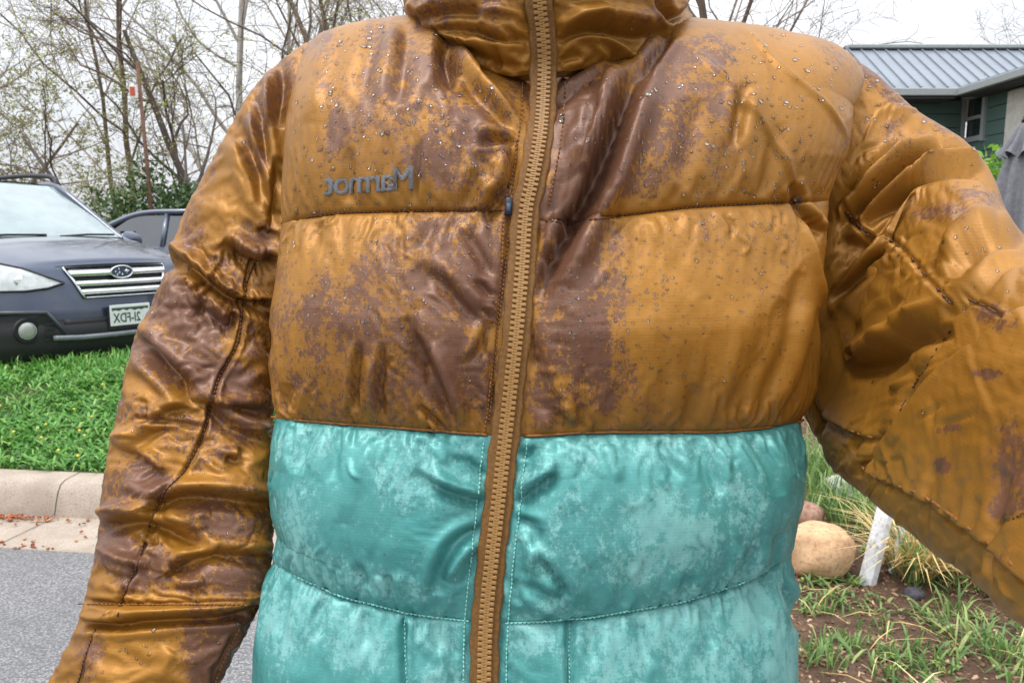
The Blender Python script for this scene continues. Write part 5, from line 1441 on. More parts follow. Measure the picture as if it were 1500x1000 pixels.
cl = [clump(x + .0, y + .03, 200, .05, .12, .28, .0055, 501, (.5, 1.5)), clump(x + .17, y + .02, 110, .08, .08, .20, .005, 503, (.6, 1.6)), clump(x + .02, y + .14, 60, .08, .10, .2, .005, 505, (.2, .9))]
o = blade_obj('straw_clump', cl, M['straw']); tag(o, 'clump of dry straw coloured ornamental grass under the raised sleeve', 'dry grass')
gl = [clump(x - .02, y, 60, .05, .12, .26, .006, 507, (.2, .9))]
blade_obj('green_shoots', gl, M['weed'], o)
# ------------------------------------------------------------------ cars
def paint(name, col, coat=.8):
    m, nt, b = new_mat(name)
    f = noise_n(nt, 900, 2, .5); g = noise_n(nt, 3, 4, .6)
    c = mixc(nt, maprange(nt, f, .3, .7), tuple(x * .85 for x in col[:3]) + (1,), tuple(x * 1.15 for x in col[:3]) + (1,))
    c = mixc(nt, math_n(nt, 'MULTIPLY', maprange(nt, g, .4, .7), .15), c, srgb(120, 118, 116))
    nt.links.new(c, b.inputs['Base Color'])
    b.inputs['Metallic'].default_value = .35; b.inputs['Roughness'].default_value = .32
    b.inputs['Coat Weight'].default_value = coat; b.inputs['Coat Roughness'].default_value = .06
    d = noise_n(nt, 260, 3, .6)
    nt.links.new(bump_n(nt, maprange(nt, d, .62, .72), .12, .001), b.inputs['Normal'])
    return m
M['navy'] = paint('navy_paint', srgb(54, 66, 88))
M['slate'] = paint('slate_paint', srgb(92, 100, 118))
M['chrome'] = simple_mat('chrome', srgb(226, 228, 230), .16, 1.0, .04, 40)
M['blackplastic'] = simple_mat('black_plastic', srgb(30, 31, 34), .5, 0, .2, 90, .2, .001)
M['rubber'] = simple_mat('tyre_rubber', srgb(26, 26, 27), .8, 0, .2, 60)
M['alloy'] = simple_mat('alloy_rim', srgb(150, 152, 156), .35, .8, .08, 40)
M['darkvoid'] = simple_mat('grille_black', srgb(12, 12, 14), .6, 0, .2, 90)
def glass_mat(name, col, rough=.04, alpha=1.0, coat=1.0):
    m, nt, b = new_mat(name)
    g = noise_n(nt, 6, 4, .6); d = noise_n(nt, 160, 3, .6)
    nt.links.new(mixc(nt, maprange(nt, g, .3, .7), tuple(c * .85 for c in col[:3]) + (1,), tuple(min(1, c * 1.1) for c in col[:3]) + (1,)), b.inputs['Base Color'])
    b.inputs['Roughness'].default_value = rough; b.inputs['IOR'].default_value = 1.6; b.inputs['Coat Weight'].default_value = coat; b.inputs['Coat Roughness'].default_value = .02
    nt.links.new(bump_n(nt, maprange(nt, d, .6, .72), .1, .001), b.inputs['Normal'])
    return m
M['windscreen'] = glass_mat('sky_pale_windscreen', srgb(116, 136, 138), .08)  # pale sky reflection put into the base colour of the glass
M['tint'] = glass_mat('dark_glass', srgb(36, 42, 48), .05)
M['lens'] = glass_mat('headlamp_lens', srgb(206, 214, 212), .08)
def clear_lens():
    m, nt, b = new_mat('clear_lens')
    tr = nt.nodes.new('ShaderNodeBsdfTransparent'); gl = nt.nodes.new('ShaderNodeBsdfGlossy'); gl.inputs['Roughness'].default_value = .05
    df = nt.nodes.new('ShaderNodeBsdfDiffuse'); df.inputs['Color'].default_value = srgb(236, 240, 240)
    fr = nt.nodes.new('ShaderNodeFresnel'); fr.inputs['IOR'].default_value = 1.6
    m1 = nt.nodes.new('ShaderNodeMixShader'); nt.links.new(maprange(nt, noise_n(nt, 18, 4, .6), .3, .7, .55, .75), m1.inputs[0]); nt.links.new(tr.outputs[0], m1.inputs[1]); nt.links.new(df.outputs[0], m1.inputs[2])
    m2 = nt.nodes.new('ShaderNodeMixShader'); nt.links.new(fr.outputs[0], m2.inputs[0]); nt.links.new(m1.outputs[0], m2.inputs[1]); nt.links.new(gl.outputs[0], m2.inputs[2])
    nt.links.new(m2.outputs[0], nt.nodes['Material Output'].inputs['Surface'])
    return m
M['clear'] = clear_lens()
M['fog_glass'] = glass_mat('fog_glass', srgb(150, 152, 146), .1)
M['reflector'] = simple_mat('reflector', srgb(222, 226, 228), .3, .25, .1, 60)
M['lamp_in'] = simple_mat('lamp_bowl', srgb(150, 156, 160), .2, .8, .1, 60)

def gsurf(name, f, us, vs, mat, parent, flip=False, thick=0):
    U, V = np.meshgrid(us, vs)
    P = np.stack([np.broadcast_to(np.asarray(c, float), U.shape) for c in f(U, V)], -1)
    Fc = grid_faces(len(vs), len(us))
    me = pymesh(name, P.reshape(-1, 3), Fc[:, ::-1] if flip else Fc)
    o = link(name, me, mat, parent, True)
    if thick:
        md = o.modifiers.new('thick', 'SOLIDIFY'); md.thickness = thick; md.offset = 0
    return o
def poly_plate(name, pts, mat, parent, th=.01, nrm=None):
    """flat or slightly bent outline extruded by th against its normal"""
    P = np.array(pts, float); n = len(P)
    c = P.mean(0)
    nn = np.cross(P[1] - P[0], P[2] - P[0]) if nrm is None else np.array(nrm, float); nn /= np.linalg.norm(nn)
    V = np.vstack([P, P - nn * th]); Fc = [tuple(range(n)), tuple(range(2 * n - 1, n - 1, -1))] + [(i, i + n, (i + 1) % n + n, (i + 1) % n) for i in range(n)]
    me = pymesh(name, V, Fc); recalc(me)
    return link(name, me, mat, parent, False)

PSI = math.radians(56)
CG = .093
g = np.array([-2.86, 5.72, CG])
wagon = empty('parked_car', g, PSI)
tag(wagon, 'dark blue wagon with chrome barred grille facing the lawn, front number plate showing', 'car')
def ez(z): return np.interp(z, [.18, .26, .36, .50, .60, .68, .80, .90, .96], [.14, .05, .015, .0, .005, .02, .05, .10, .16])
def nose(w, z): return ez(z) + .40 * np.abs(w / .91) ** 3.0
def hood_z(w, t):
    c = np.abs(w) / .9
    zf = .925 - .085 * c ** 2.4; zb = 1.105 - .075 * c ** 2.2
    return zf + (zb - zf) * (t ** .8) + .045 * np.sin(np.pi * np.clip(t, 0, 1)) * (1 - .6 * c ** 3) + .012 * np.exp(-((c - .62) / .06) ** 2) * t
def hood_y(w, t):
    f = .12 + .42 * np.abs(w / .91) ** 3.0
    return f + (1.28 - .06 * (w / .9) ** 2 - f) * t
# fascia and hood
gsurf('front_fascia', lambda U, V: (U, nose(U, V), V), np.linspace(-.905, .905, 61), np.linspace(.53, .93, 24), M['navy'], wagon)
gsurf('hood', lambda U, V: (U, hood_y(U, V), hood_z(U, V) + .006), np.linspace(-.76, .76, 49), np.linspace(-.02, 1, 24), M['navy'], wagon, thick=.012)
for sd in (-1, 1):
    gsurf('fender', lambda U, V: (sd * (.755 + .16 * U ** .8), hood_y(.755 + .15 * U, V), hood_z(.755 + .15 * U, V) - .09 * U ** 2.2), np.linspace(0, 1, 10), np.linspace(-.02, 1, 24), M['navy'], wagon)
    # body side from the fender back to the tail
    def side(U, V, sd=sd):
        y = .52 + U * 4.2
        ztop = np.interp(y, [.5, 1.28, 2.6, 4.0, 4.72], [.80, .96, 1.0, 1.03, .98])
        z = .30 + (ztop - .30) * V
        w = .912 - .03 * (1 - V) ** 2 - .04 * sstep(.75, 1.0, V) + .02 * np.exp(-((V - .62) / .1) ** 2) - .09 * sstep(4.2, 4.75, y)
        return sd * w, y, z
    o = gsurf('body_side', side, np.linspace(0, 1, 50), np.linspace(0, 1, 16), M['navy'], wagon)
    gsurf('sill', lambda U, V: (sd * (.905 - .05 * (1 - V)), .5 + U * 4.2, .20 + .13 * V), np.linspace(0, 1, 20), np.linspace(0, 1, 4), M['blackplastic'], wagon)
    for y in (.98, 3.7):
        wh = empty('wheel', (sd * .80, y, .335)); wh.parent = wagon
        mb = MB(); mb.tube([(-.11, 0, 0), (-.10, 0, 0), (.10, 0, 0), (.11, 0, 0)], [.30, .335, .335, .30], 28); mb.build('tyre', M['rubber'], wh, True)
        mb = MB(); mb.tube([(sd * .09, 0, 0), (sd * .118, 0, 0)], [.235, .20], 20); 
        for k in range(5):
            a = k * 2 * math.pi / 5; mb.box((sd * .122, .1 * math.cos(a), .1 * math.sin(a)), (.02, .05, .05), bev=.01)
        mb.build('rim', M['alloy'], wh, False)
        mb = MB(); mb.tube([(sd * .86, y, .36), (sd * .917, y, .36)], [.40, .40], 24); mb.build('wheel_arch', M['blackplastic'], wagon, False)
gsurf('tail', lambda U, V: (U, 4.72 + .05 * np.sin(np.pi * V) - .12 * np.abs(U / .85) ** 3, .3 + .72 * V), np.linspace(-.83, .83, 20), np.linspace(0, 1, 8), M['navy'], wagon)
# lower bumper in black plastic with the grey trim lip
gsurf('lower_bumper', lambda U, V: (U, nose(U, V) - .012 - .02 * sstep(.22, .34, V) * (1 - sstep(.45, .54, V)), V), np.linspace(-.90, .90, 61), np.linspace(.19, .545, 16), M['blackplastic'], wagon)
gsurf('bumper_lip', lambda U, V: (U, nose(U, .42) - .05 - .006 * np.sin(np.pi * V), .40 + .03 * V + .06 * np.clip(np.abs(U) - .36, 0, 1)), np.linspace(-.52, .52, 30), np.linspace(0, 1, 4), simple_mat('grey_trim', srgb(120, 124, 130), .35, .4), wagon, thick=.02)
# central air intake
gsurf('air_intake', lambda U, V: (U, nose(U, V) - .016, V), np.linspace(-.44, .44, 20), np.linspace(.455, .545, 4), M['darkvoid'], wagon, thick=.004)
# grille with five separate bars
gz0, gz1 = .685, .905
def gw(z): return .285 + .09 * (z - gz0) / (gz1 - gz0)
gsurf('grille_back', lambda U, V: (U * gw(V), nose(U * gw(V), V) - .006, V), np.linspace(-1, 1, 30), np.linspace(gz0, gz1, 8), M['darkvoid'], wagon)
def bar(z0, z1, bulge, name='grille_bar', k=1.0):
    us = np.linspace(-1, 1, 36)
    rows = [(z0, 0), (z0 + .006, bulge), ((z0 + z1) / 2, bulge * 1.25), (z1 - .006, bulge), (z1, 0)]
    V = np.array([[(u * gw(z) * k, float(nose(u * gw(z) * k, z)) - .008 - bg, z) for u in us] for z, bg in rows])
    return link(name, pymesh(name, V.reshape(-1, 3), grid_faces(len(rows), len(us))), M['chrome'], wagon)
bar(.838, .896, .028); bar(.770, .812, .020); bar(.712, .752, .020)
bar(.897, .909, .034, 'grille_surround', 1.01); bar(.682, .700, .026, 'grille_surround', 1.0)
for sd in (-1, 1):
    mb = MB(); mb.tube([(sd * gw(z) * 1.005, float(nose(gw(z), z)) - .016, z) for z in np.linspace(gz0, gz1, 8)], .010, 8); mb.build('grille_surround', M['chrome'], wagon, True)
# oval badge with stars
by = float(nose(0, .862)) - .046
mb = MB(); mb.tube([(0, by + .012, .862), (0, by, .862), (0, by - .004, .862)], [1, 1, .94], 40)
me = mb.mesh('badge'); 
for v in me.vertices: v.co.x *= .082; v.co.z = .862 + (v.co.z - .862) * .044
badge = link('badge', me, simple_mat('badge_blue', srgb(70, 82, 108), .25, .3), wagon, False)
mb = MB(); mb.tube([(.082 * math.cos(a), by - .004, .862 + .044 * math.sin(a)) for a in np.linspace(0, 2 * math.pi, 41)], .0055, 6, False); mb.build('rim', M['chrome'], badge, True)
def star(cx, cz, r):
    V = [(cx, by - .011, cz)] + [(cx + (r if k % 2 == 0 else r * .34) * math.cos(k * math.pi / 4 + math.pi / 2) * (1.25 if k % 4 in (1, 3) else 1), by - .006, cz + (r if k % 2 == 0 else r * .34) * math.sin(k * math.pi / 4 + math.pi / 2)) for k in range(8)]
    me = pymesh('star', V, [(0, 1 + k, 1 + (k + 1) % 8) for k in range(8)]); recalc(me); link('star', me, M['chrome'], badge, False)
star(.036, .868, .022)
for cx, cz in ((-.022, .880), (-.046, .862), (-.018, .855), (.004, .842), (-.034, .840)): star(cx, cz, .012)
# headlights
for sd in (-1, 1):
    out = [(.40, .80), (.50, .768), (.62, .752), (.74, .752), (.86, .79), (.905, .87), (.905, .945), (.84, .962), (.72, .945), (.60, .905), (.49, .845)]
    pts = [(sd * w, float(nose(w, z)) - .018, z) for w, z in out]
    P = np.array(pts); c = P.mean(0); c[1] -= .03
    rings = [c + (P - c) * k + np.array([0, -.022 * (1 - k ** 2), 0]) for k in (1, .96, .7, .35)]
    V = np.vstack([P + (0, .05, 0)] + rings + [c[None] + (0, -.022, 0)]); n_ = len(P)
    Fc = [(l * n_ + j, l * n_ + (j + 1) % n_, (l + 1) * n_ + (j + 1) % n_, (l + 1) * n_ + j) for l in range(4) for j in range(n_)] + [(4 * n_ + j, 4 * n_ + (j + 1) % n_, 5 * n_) for j in range(n_)]
    me = pymesh('headlight', V, Fc); recalc(me)
    hl = link('headlight', me, M['clear'], wagon)
    back = [c + (P - c) * k + np.array([0, .03 + .05 * (1 - k), 0]) for k in (.97, .6, .25)]
    Vb = np.vstack(back); me = pymesh('reflector', Vb, [(l * n_ + j, l * n_ + (j + 1) % n_, (l + 1) * n_ + (j + 1) % n_, (l + 1) * n_ + j) for l in range(2) for j in range(n_)] + [tuple(2 * n_ + j for j in range(n_))]); recalc(me)
    link('reflector', me, M['reflector'], hl, False)
    for (w, z, rr) in ((.80, .865, .052), (.63, .82, .040)):
        y = float(nose(w, z)) - .004
        mb = MB(); mb.tube([(sd * w, y, z), (sd * w, y - .012, z), (sd * w, y - .010, z), (sd * w, y + .01, z)], [rr, rr * .96, rr * .82, rr * .6], 20, False); mb.build('lamp_bowl', M['chrome'], hl, True)
        mb = MB(); mb.tube([(sd * w, y + .006, z), (sd * w, y - .004, z), (sd * w, y - .010, z)], [rr * .66, rr * .6, rr * .25], 20); mb.build('projector', M['tint'], hl, True)
    mb = MB(); mb.tube([(sd * w, float(nose(w, z)) - .022, z) for w, z in out + out[:1]], .007, 6, False); mb.build('rim', M['blackplastic'], hl, True)
    # fog lamp and its surround
    fw, fz = .655, .485
    fy = float(nose(fw, fz)) - .03
    fo = [(.50, .38), (.80, .37), (.86, .44), (.86, .57), (.80, .605), (.56, .605), (.50, .55), (.44, .44)]
    poly_plate('fog_surround', [(sd * w, float(nose(w, z)) - .035, z) for w, z in fo], M['blackplastic'], wagon, .04, (0, -1, 0))
    mb = MB(); mb.tube([(sd * fw, fy - .012, fz), (sd * fw, fy - .032, fz)], [.088, .082], 24); fr = mb.build('fog_lamp', M['darkvoid'], wagon, False)
    mb = MB(); mb.tube([(sd * fw, fy - .030, fz), (sd * fw, fy - .040, fz), (sd * fw, fy - .046, fz)], [.058, .052, .028], 24); mb.build('lens', M['fog_glass'], fr, True)
    mb = MB(); mb.tube([(sd * fw, fy - .0325, fz), (sd * fw, fy - .0335, fz)], [.058, .058], 24); mb.build('reflector', M['reflector'], fr, False)
    mb = MB(); mb.tube([(sd * fw, fy - .034, fz), (sd * fw, fy - .040, fz)], [.02, .012], 12); mb.build('bulb', M['lens'], fr, True)
    mb = MB(); mb.tube([(sd * w, float(nose(w, z)) - .042, z) for w, z in ((.42, .42), (.54, .605), (.80, .61), (.87, .57))], .016, 6); mb.build('trim', simple_mat('fog_trim', srgb(60, 64, 72), .4), fr, True)
    for zz in (.42, .455, .49, .525):
        mb = MB(); mb.box((sd * .535, float(nose(.535, zz)) - .046, zz), (.07, .012, .012)); mb.build('fin', M['blackplastic'], fr, False)
    # roof rail
    rr = smooth_poly([(sd * .60, 2.12, 1.585), (sd * .625, 2.25, 1.665), (sd * .64, 2.9, 1.70), (sd * .63, 3.7, 1.68), (sd * .60, 3.95, 1.60)], 8)
    mb = MB(); mb.tube(rr, .022, 8); mb.build('roof_rail', M['blackplastic'], wagon, True)
    # mirror
    mr = empty('mirror', (sd * .93, 1.62, 1.06)); mr.parent = wagon
    mb = MB(); mb.box((sd * .05, 0, .02), (.23, .13, .155), bev=.05); mb.build('shell', M['navy'], mr, True)
    mb = MB(); mb.box((sd * -.10, .0, -.05), (.16, .06, .05), bev=.02); mb.build('stalk', M['blackplastic'], mr, True)
# number plate with mirrored characters
pl_y = float(nose(0, .53)) - .045
plate = MB().box((0, pl_y, .550), (.305, .008, .152), bev=.003).build('number_plate', simple_mat('plate_white', srgb(216, 220, 218), .5, 0, .05, 60), wagon, False)
mb = MB(); mb.box((0, pl_y + .012, .535), (.325, .012, .172), bev=.003); mb.build('holder', M['blackplastic'], plate, False)
M['plate_green'] = simple_mat('plate_green', srgb(44, 74, 62), .5, 0, .1, 60)
top = [(-.138, .605), (.138, .605)]
ridge = [(.138, .586), (.11, .590), (.085, .580), (.06, .588), (.035, .578), (.0, .592), (-.03, .582), (-.055, .594), (-.085, .582), (-.115, .590), (-.138, .582)]
poly_plate('mountain_band', [(x, pl_y - .0052, z) for x, z in top + ridge], M['plate_green'], plate, .001, (0, -1, 0))
def text_mesh(body, size, off=0.0):
    c = bpy.data.curves.new('t', 'FONT'); c.body = body; c.align_x = 'CENTER'; c.align_y = 'CENTER'; c.size = size; c.offset = off; c.extrude = .0006; c.resolution_u = 3
    o = bpy.data.objects.new('t', c); COL.objects.link(o)
    dg = bpy.context.evaluated_depsgraph_get(); dg.update()
    me = bpy.data.meshes.new_from_object(o.evaluated_get(dg)); bpy.data.objects.remove(o)
    return me
me = text_mesh('2I-FDX', .096, .0012)
for v in me.vertices:
    x, y, z = v.co; v.co = (-x * .72 - .028, pl_y - .0055 - z, .528 + y)
recalc(me); link('characters', me, M['plate_green'], plate, False)
for sd in (-1, 1):                                          # shut line between hood and fender
    mb = MB(); mb.tube([(sd * .758, float(hood_y(.758, t)), float(hood_z(.758, t)) + .004) for t in np.linspace(.06, 1, 16)], .0045, 5); mb.build('shut_line', M['darkvoid'], wagon, True)
mb = MB(); mb.tube([(w, float(nose(w, .918)) - .004, .918 - .06 * abs(w / .9) ** 2.2) for w in np.linspace(-.74, .74, 30)], .006, 5); mb.build('shut_line', M['darkvoid'], wagon, True)
# windscreen, roof, pillars, windows
def ws(U, V):
    hw = .735 + (.575 - .735) * V
    yb = 1.30 - .10 * (1 - U ** 2); yt = 2.10 - .07 * (1 - U ** 2)
    return U * hw, yb + (yt - yb) * V ** .96, 1.085 + (1.565 - 1.085) * V ** .92 + .02 * (1 - U ** 2)
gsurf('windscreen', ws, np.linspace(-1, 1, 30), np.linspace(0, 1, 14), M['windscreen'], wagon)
def roof(U, V):
    y = 2.03 + .07 * U ** 2 + V * (4.05 - 2.05); hw = np.interp(V, [0, .3, .8, 1], [.585, .63, .62, .56])
    z = 1.585 + .05 * np.sin(np.pi * (V * .8 + .08)) - .06 * np.abs(U) ** 4
    return U * hw, y, z
gsurf('roof', roof, np.linspace(-1, 1, 30), np.linspace(0, 1, 20), M['navy'], wagon)
for sd in (-1, 1):
    mb = MB(); mb.tube(smooth_poly([(sd * .80, 1.16, 1.03), (sd * .755, 1.33, 1.085), (sd * .665, 1.72, 1.34), (sd * .592, 2.10, 1.565), (sd * .62, 2.5, 1.60)], 6), .032, 8); mb.build('pillar', M['navy'], wagon, True)
    for (y0, y1, yt0, yt1) in ((1.48, 2.35, 2.12, 2.36), (2.43, 3.25, 2.43, 3.2), (3.33, 4.1, 3.28, 3.85)):
        gsurf('side_window', lambda U, V: (sd * (.86 - .23 * V), (y0 + (y1 - y0) * U) * (1 - V) + (yt0 + (yt1 - yt0) * U) * V, .99 + .57 * V), np.linspace(0, 1, 8), np.linspace(0, 1, 5), M['tint'], wagon)
    for y0 in (2.39, 3.29):
        mb = MB(); mb.tube([(sd * .865, y0, .99), (sd * .75, y0, 1.28), (sd * .63, y0 - .02, 1.57)], .03, 6); mb.build('pillar', M['blackplastic'], wagon, True)
    mb = MB(); mb.tube([(sd * .866, 1.3, .985), (sd * .872, 2.7, .995), (sd * .866, 4.1, 1.0)], .018, 6); mb.build('belt_trim', M['blackplastic'], wagon, True)
gsurf('rear_window', lambda U, V: (U * (.72 - .15 * V), 4.62 - .55 * V, 1.02 + .55 * V), np.linspace(-1, 1, 10), np.linspace(0, 1, 5), M['tint'], wagon)
mb = MB(); mb.tube([(-.72, 1.27, 1.085), (-.3, 1.20, 1.098), (.3, 1.20, 1.098), (.72, 1.27, 1.085)], .022, 6); mb.build('cowl', M['blackplastic'], wagon, True)
for (x0, x1) in ((-.55, .05), (.15, .62)):
    mb = MB(); mb.tube([(x0, 1.20, 1.115), ((x0 + x1) / 2, 1.205, 1.13), (x1, 1.22, 1.128)], .010, 6); mb.build('wiper', M['blackplastic'], wagon, True)

# second car: sedan seen from the side behind the wagon
sed = empty('parked_car', (-5.1, 10.6, CG), math.radians(84))
tag(sed, 'slate blue sedan parked behind the wagon, only its roof and side windows showing', 'car')
# local: +Y back along the car is world right; local X across
def sside(sd):
    def f(U, V):
        y = U * 4.5
        zt = np.interp(y, [0, .3, 1.1, 1.4, 3.6, 4.2, 4.5], [.62, .78, .90, .95, 1.0, .98, .80])
        return sd * (.88 - .04 * (1 - V) ** 2 - .05 * sstep(.8, 1, V) - .14 * sstep(.75, 0, y) - .1 * sstep(4.0, 4.5, y)), y, .22 + (zt - .22) * V
    return f
sed.rotation_euler = (0, 0, -math.radians(90))
sed.location = (-6.9, 10.9, CG)
for sd in (-1, 1):
    gsurf('body_side', sside(sd), np.linspace(0, 1, 40), np.linspace(0, 1, 12), M['slate'], sed)
    for (y0, y1, t0, t1) in ((1.42, 2.35, 1.95, 2.34), (2.42, 3.2, 2.42, 3.02)):
        gsurf('side_window', lambda U, V: (sd * (.83 - .20 * V), (y0 + (y1 - y0) * U) * (1 - V) + (t0 + (t1 - t0) * U) * V, .96 + .40 * V), np.linspace(0, 1, 8), np.linspace(0, 1, 5), M['tint'], sed)
    mb = MB(); mb.tube(smooth_poly([(sd * .82, 1.1, .93), (sd * .72, 1.55, 1.18), (sd * .62, 1.98, 1.375), (sd * .63, 2.5, 1.41), (sd * .62, 3.0, 1.38), (sd * .74, 3.7, 1.06)], 6), .036, 8); mb.build('pillar', M['slate'], sed, True)
    mb = MB(); mb.tube([(sd * .835, 2.38, .96), (sd * .63, 2.38, 1.38)], .035, 6); mb.build('pillar', M['slate'], sed, True)
    mb = MB(); mb.box((sd * .95, 1.5, 1.0), (.2, .12, .13), bev=.04); mb.build('mirror', M['slate'], sed, True)
    for y in (.85, 3.6):
        wh = empty('wheel', (sd * .78, y, .32)); wh.parent = sed
        mb = MB(); mb.tube([(-.11, 0, 0), (-.10, 0, 0), (.10, 0, 0), (.11, 0, 0)], [.29, .32, .32, .29], 24); mb.build('tyre', M['rubber'], wh, True)
        mb = MB(); mb.tube([(sd * .09, 0, 0), (sd * .116, 0, 0)], [.22, .18], 16); mb.build('rim', M['alloy'], wh, False)
gsurf('roof', lambda U, V: (U * .62, 1.95 + 1.1 * V, 1.40 + .04 * np.sin(np.pi * V) - .04 * U ** 4), np.linspace(-1, 1, 16), np.linspace(0, 1, 10), M['slate'], sed)
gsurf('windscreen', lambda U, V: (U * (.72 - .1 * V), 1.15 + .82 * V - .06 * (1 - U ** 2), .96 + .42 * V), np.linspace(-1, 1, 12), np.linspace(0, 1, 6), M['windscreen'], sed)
gsurf('rear_window', lambda U, V: (U * (.60 + .1 * V), 3.03 + .65 * V, 1.38 - .36 * V), np.linspace(-1, 1, 12), np.linspace(0, 1, 6), M['tint'], sed)
gsurf('hood', lambda U, V: (U * .78, .12 + 1.05 * V, .72 + .22 * V + .03 * np.sin(np.pi * V)), np.linspace(-1, 1, 10), np.linspace(0, 1, 8), M['slate'], sed)
gsurf('boot_lid', lambda U, V: (U * .76, 3.65 + .8 * V, 1.0 - .12 * V ** 3), np.linspace(-1, 1, 10), np.linspace(0, 1, 6), M['slate'], sed)
for y, zz in ((.08, .5), (4.5, .55)):
    gsurf('bumper', lambda U, V: (U * .80, y + (.10 if y < 1 else -.10) * U ** 2, .22 + .55 * V), np.linspace(-1, 1, 12), np.linspace(0, 1, 6), M['slate'], sed)
# ------------------------------------------------------------------ trees
class Tubes:
    def __init__(s): s.V = []; s.F = []; s.n = 0
    def add(s, P, R, k):
        P = np.asarray(P); m = len(P)
        T = np.gradient(P, axis=0); T /= np.linalg.norm(T, axis=1)[:, None] + 1e-9
        up = np.array([.31, .17, .93]); A = np.cross(T, up); A /= np.linalg.norm(A, axis=1)[:, None] + 1e-9; B = np.cross(T, A)
        th = np.arange(k) * 2 * math.pi / k
        V = P[:, None] + (np.cos(th)[None, :, None] * A[:, None] + np.sin(th)[None, :, None] * B[:, None]) * np.asarray(R)[:, None, None]
        s.V.append(V.reshape(-1, 3)); s.F.append(grid_faces(m, k, True) + s.n); s.n += m * k
    def obj(s, name, mat, parent):
        return link(name, pymesh(name, np.vstack(s.V), np.vstack(s.F)), mat, parent)
def bark(name, c1, c2):
    m, nt, b = new_mat(name)
    f = noise_n(nt, 6, 6, .65, mscale=(1, 1, .25)); g = noise_n(nt, 40, 4, .6, mscale=(1, 1, .3))
    nt.links.new(mixc(nt, maprange(nt, f, .35, .65), c1, c2), b.inputs['Base Color']); b.inputs['Roughness'].default_value = .9
    nt.links.new(bump_n(nt, g, .6, .03), b.inputs['Normal']); return m
M['bark_dark'] = bark('dark_bark', srgb(78, 70, 66), srgb(100, 90, 84))
M['twig'] = bark('twig_bark', srgb(140, 126, 116), srgb(164, 150, 138))  # pale grey-brown twigs, lightened further by haze put into the colour
M['bark_brown'] = bark('brown_bark', srgb(92, 76, 66), srgb(116, 98, 86))
M['bark_pale'] = bark('pale_bark', srgb(158, 152, 148), srgb(184, 178, 172))
M['bud'] = leaf_mat('spring_buds', srgb(146, 156, 76), srgb(186, 192, 104), srgb(214, 210, 138), .45)
M['olive'] = leaf_mat('olive_leaves', srgb(122, 126, 76), srgb(156, 158, 102), srgb(184, 180, 126), .45)
M['ever'] = leaf_mat('juniper_leaves', srgb(44, 70, 36), srgb(70, 98, 48), srgb(104, 128, 70), .3)
M['fresh'] = leaf_mat('fresh_leaves', srgb(104, 152, 48), srgb(142, 186, 74), srgb(180, 208, 110), .45)

def grow(root, stems, seed, levels=4, kids=(7, 6, 6, 4), ratio=(.55, .5, .48, .45), spread=(.7, .8, .8, .9), grav=(.02, .0, -.02, -.05), minr=.005, wig=.12, bias=(0, 0, 0), rr=.55, rmin_k=1):
    """stems: list of (start offset, direction, length, radius). Returns thick tubes, thin tubes, twig tips"""
    q = np.random.RandomState(seed)
    thick, thin = Tubes(), Tubes(); tips = []
    def br(p, d, ln, rad, lv):
        nseg = max(4, int(7 - lv)); pts = [np.array(p, float)]; d = np.array(d, float); d /= np.linalg.norm(d)
        for i in range(nseg):
            d = d + q.randn(3) * wig * (1 + .35 * lv) + np.array([0, 0, grav[min(lv, 3)]]) + np.array(bias) * .06
            d /= np.linalg.norm(d); pts.append(pts[-1] + d * ln / nseg)
        pts = np.array(pts)
        R = np.linspace(rad, max(minr * .6, rad * (.42 if lv < levels - 1 else .3)), len(pts))
        (thick if rad > .03 else thin).add(pts, R, 8 if lv == 0 else (6 if rad > .05 else (4 if rad > .02 else 3)))
        if lv >= levels - 1:
            tips.append(pts); return
        nk = kids[min(lv, 3)]
        for k in range(nk):
            t = .28 + .72 * (k + q.rand()) / nk
            f = t * nseg; i = min(int(f), nseg - 1); pp = pts[i] + (pts[i + 1] - pts[i]) * (f - i)
            dd = pts[i + 1] - pts[i]; dd /= np.linalg.norm(dd)
            side = q.randn(3); side -= dd * side.dot(dd); side /= np.linalg.norm(side)
            a = spread[min(lv, 3)] * (.6 + .6 * q.rand())
            nd = dd * math.cos(a) + side * math.sin(a)
            br(pp, nd, ln * ratio[min(lv, 3)] * (1.25 - .55 * t) * (.75 + .5 * q.rand()), max(minr, R[i] * rr * (.7 + .4 * q.rand())), lv + 1)
        if lv >= 1: tips.append(pts)
    for off, d, ln, rad in stems: br(np.array(root) + np.array(off, float), d, ln, rad * .72, 0)
    return thick, thin, tips

def leaves_on(tips, per, size, seed, spread=.06, droop=0.0):
    q = np.random.RandomState(seed)
    P = []
    for t in tips:
        n = q.poisson(per)
        for _ in range(n):
            f = q.rand() ** .6 * (len(t) - 1); i = min(int(f), len(t) - 2); P.append(t[i] + (t[i + 1] - t[i]) * (f - i))
    if not P: P = [tips[0][0]]
    P = np.array(P) + q.randn(len(P), 3) * spread
    return leaf_cloud(P, size, seed + 1)
def leaf_cloud(P, size, seed):
    q = np.random.RandomState(seed); n = len(P)
    a = q.randn(n, 3); a /= np.linalg.norm(a, axis=1)[:, None]
    b = np.cross(a, q.randn(n, 3)); b /= np.linalg.norm(b, axis=1)[:, None]
    s = (size * (.5 + q.rand(n)))[:, None]
    V = np.stack([P - a * s, P + b * s * .45, P + a * s, P - b * s * .45], 1).reshape(-1, 3)
    Fq = np.arange(n * 4).reshape(n, 4)
    return V, Fq, np.repeat(q.rand(n), 4)
def leaf_obj(name, c, mat, parent):
    V, Fq, t = c; me = pymesh(name, V, Fq); fattr(me, 'tint', t); return link(name, me, mat, parent, False)

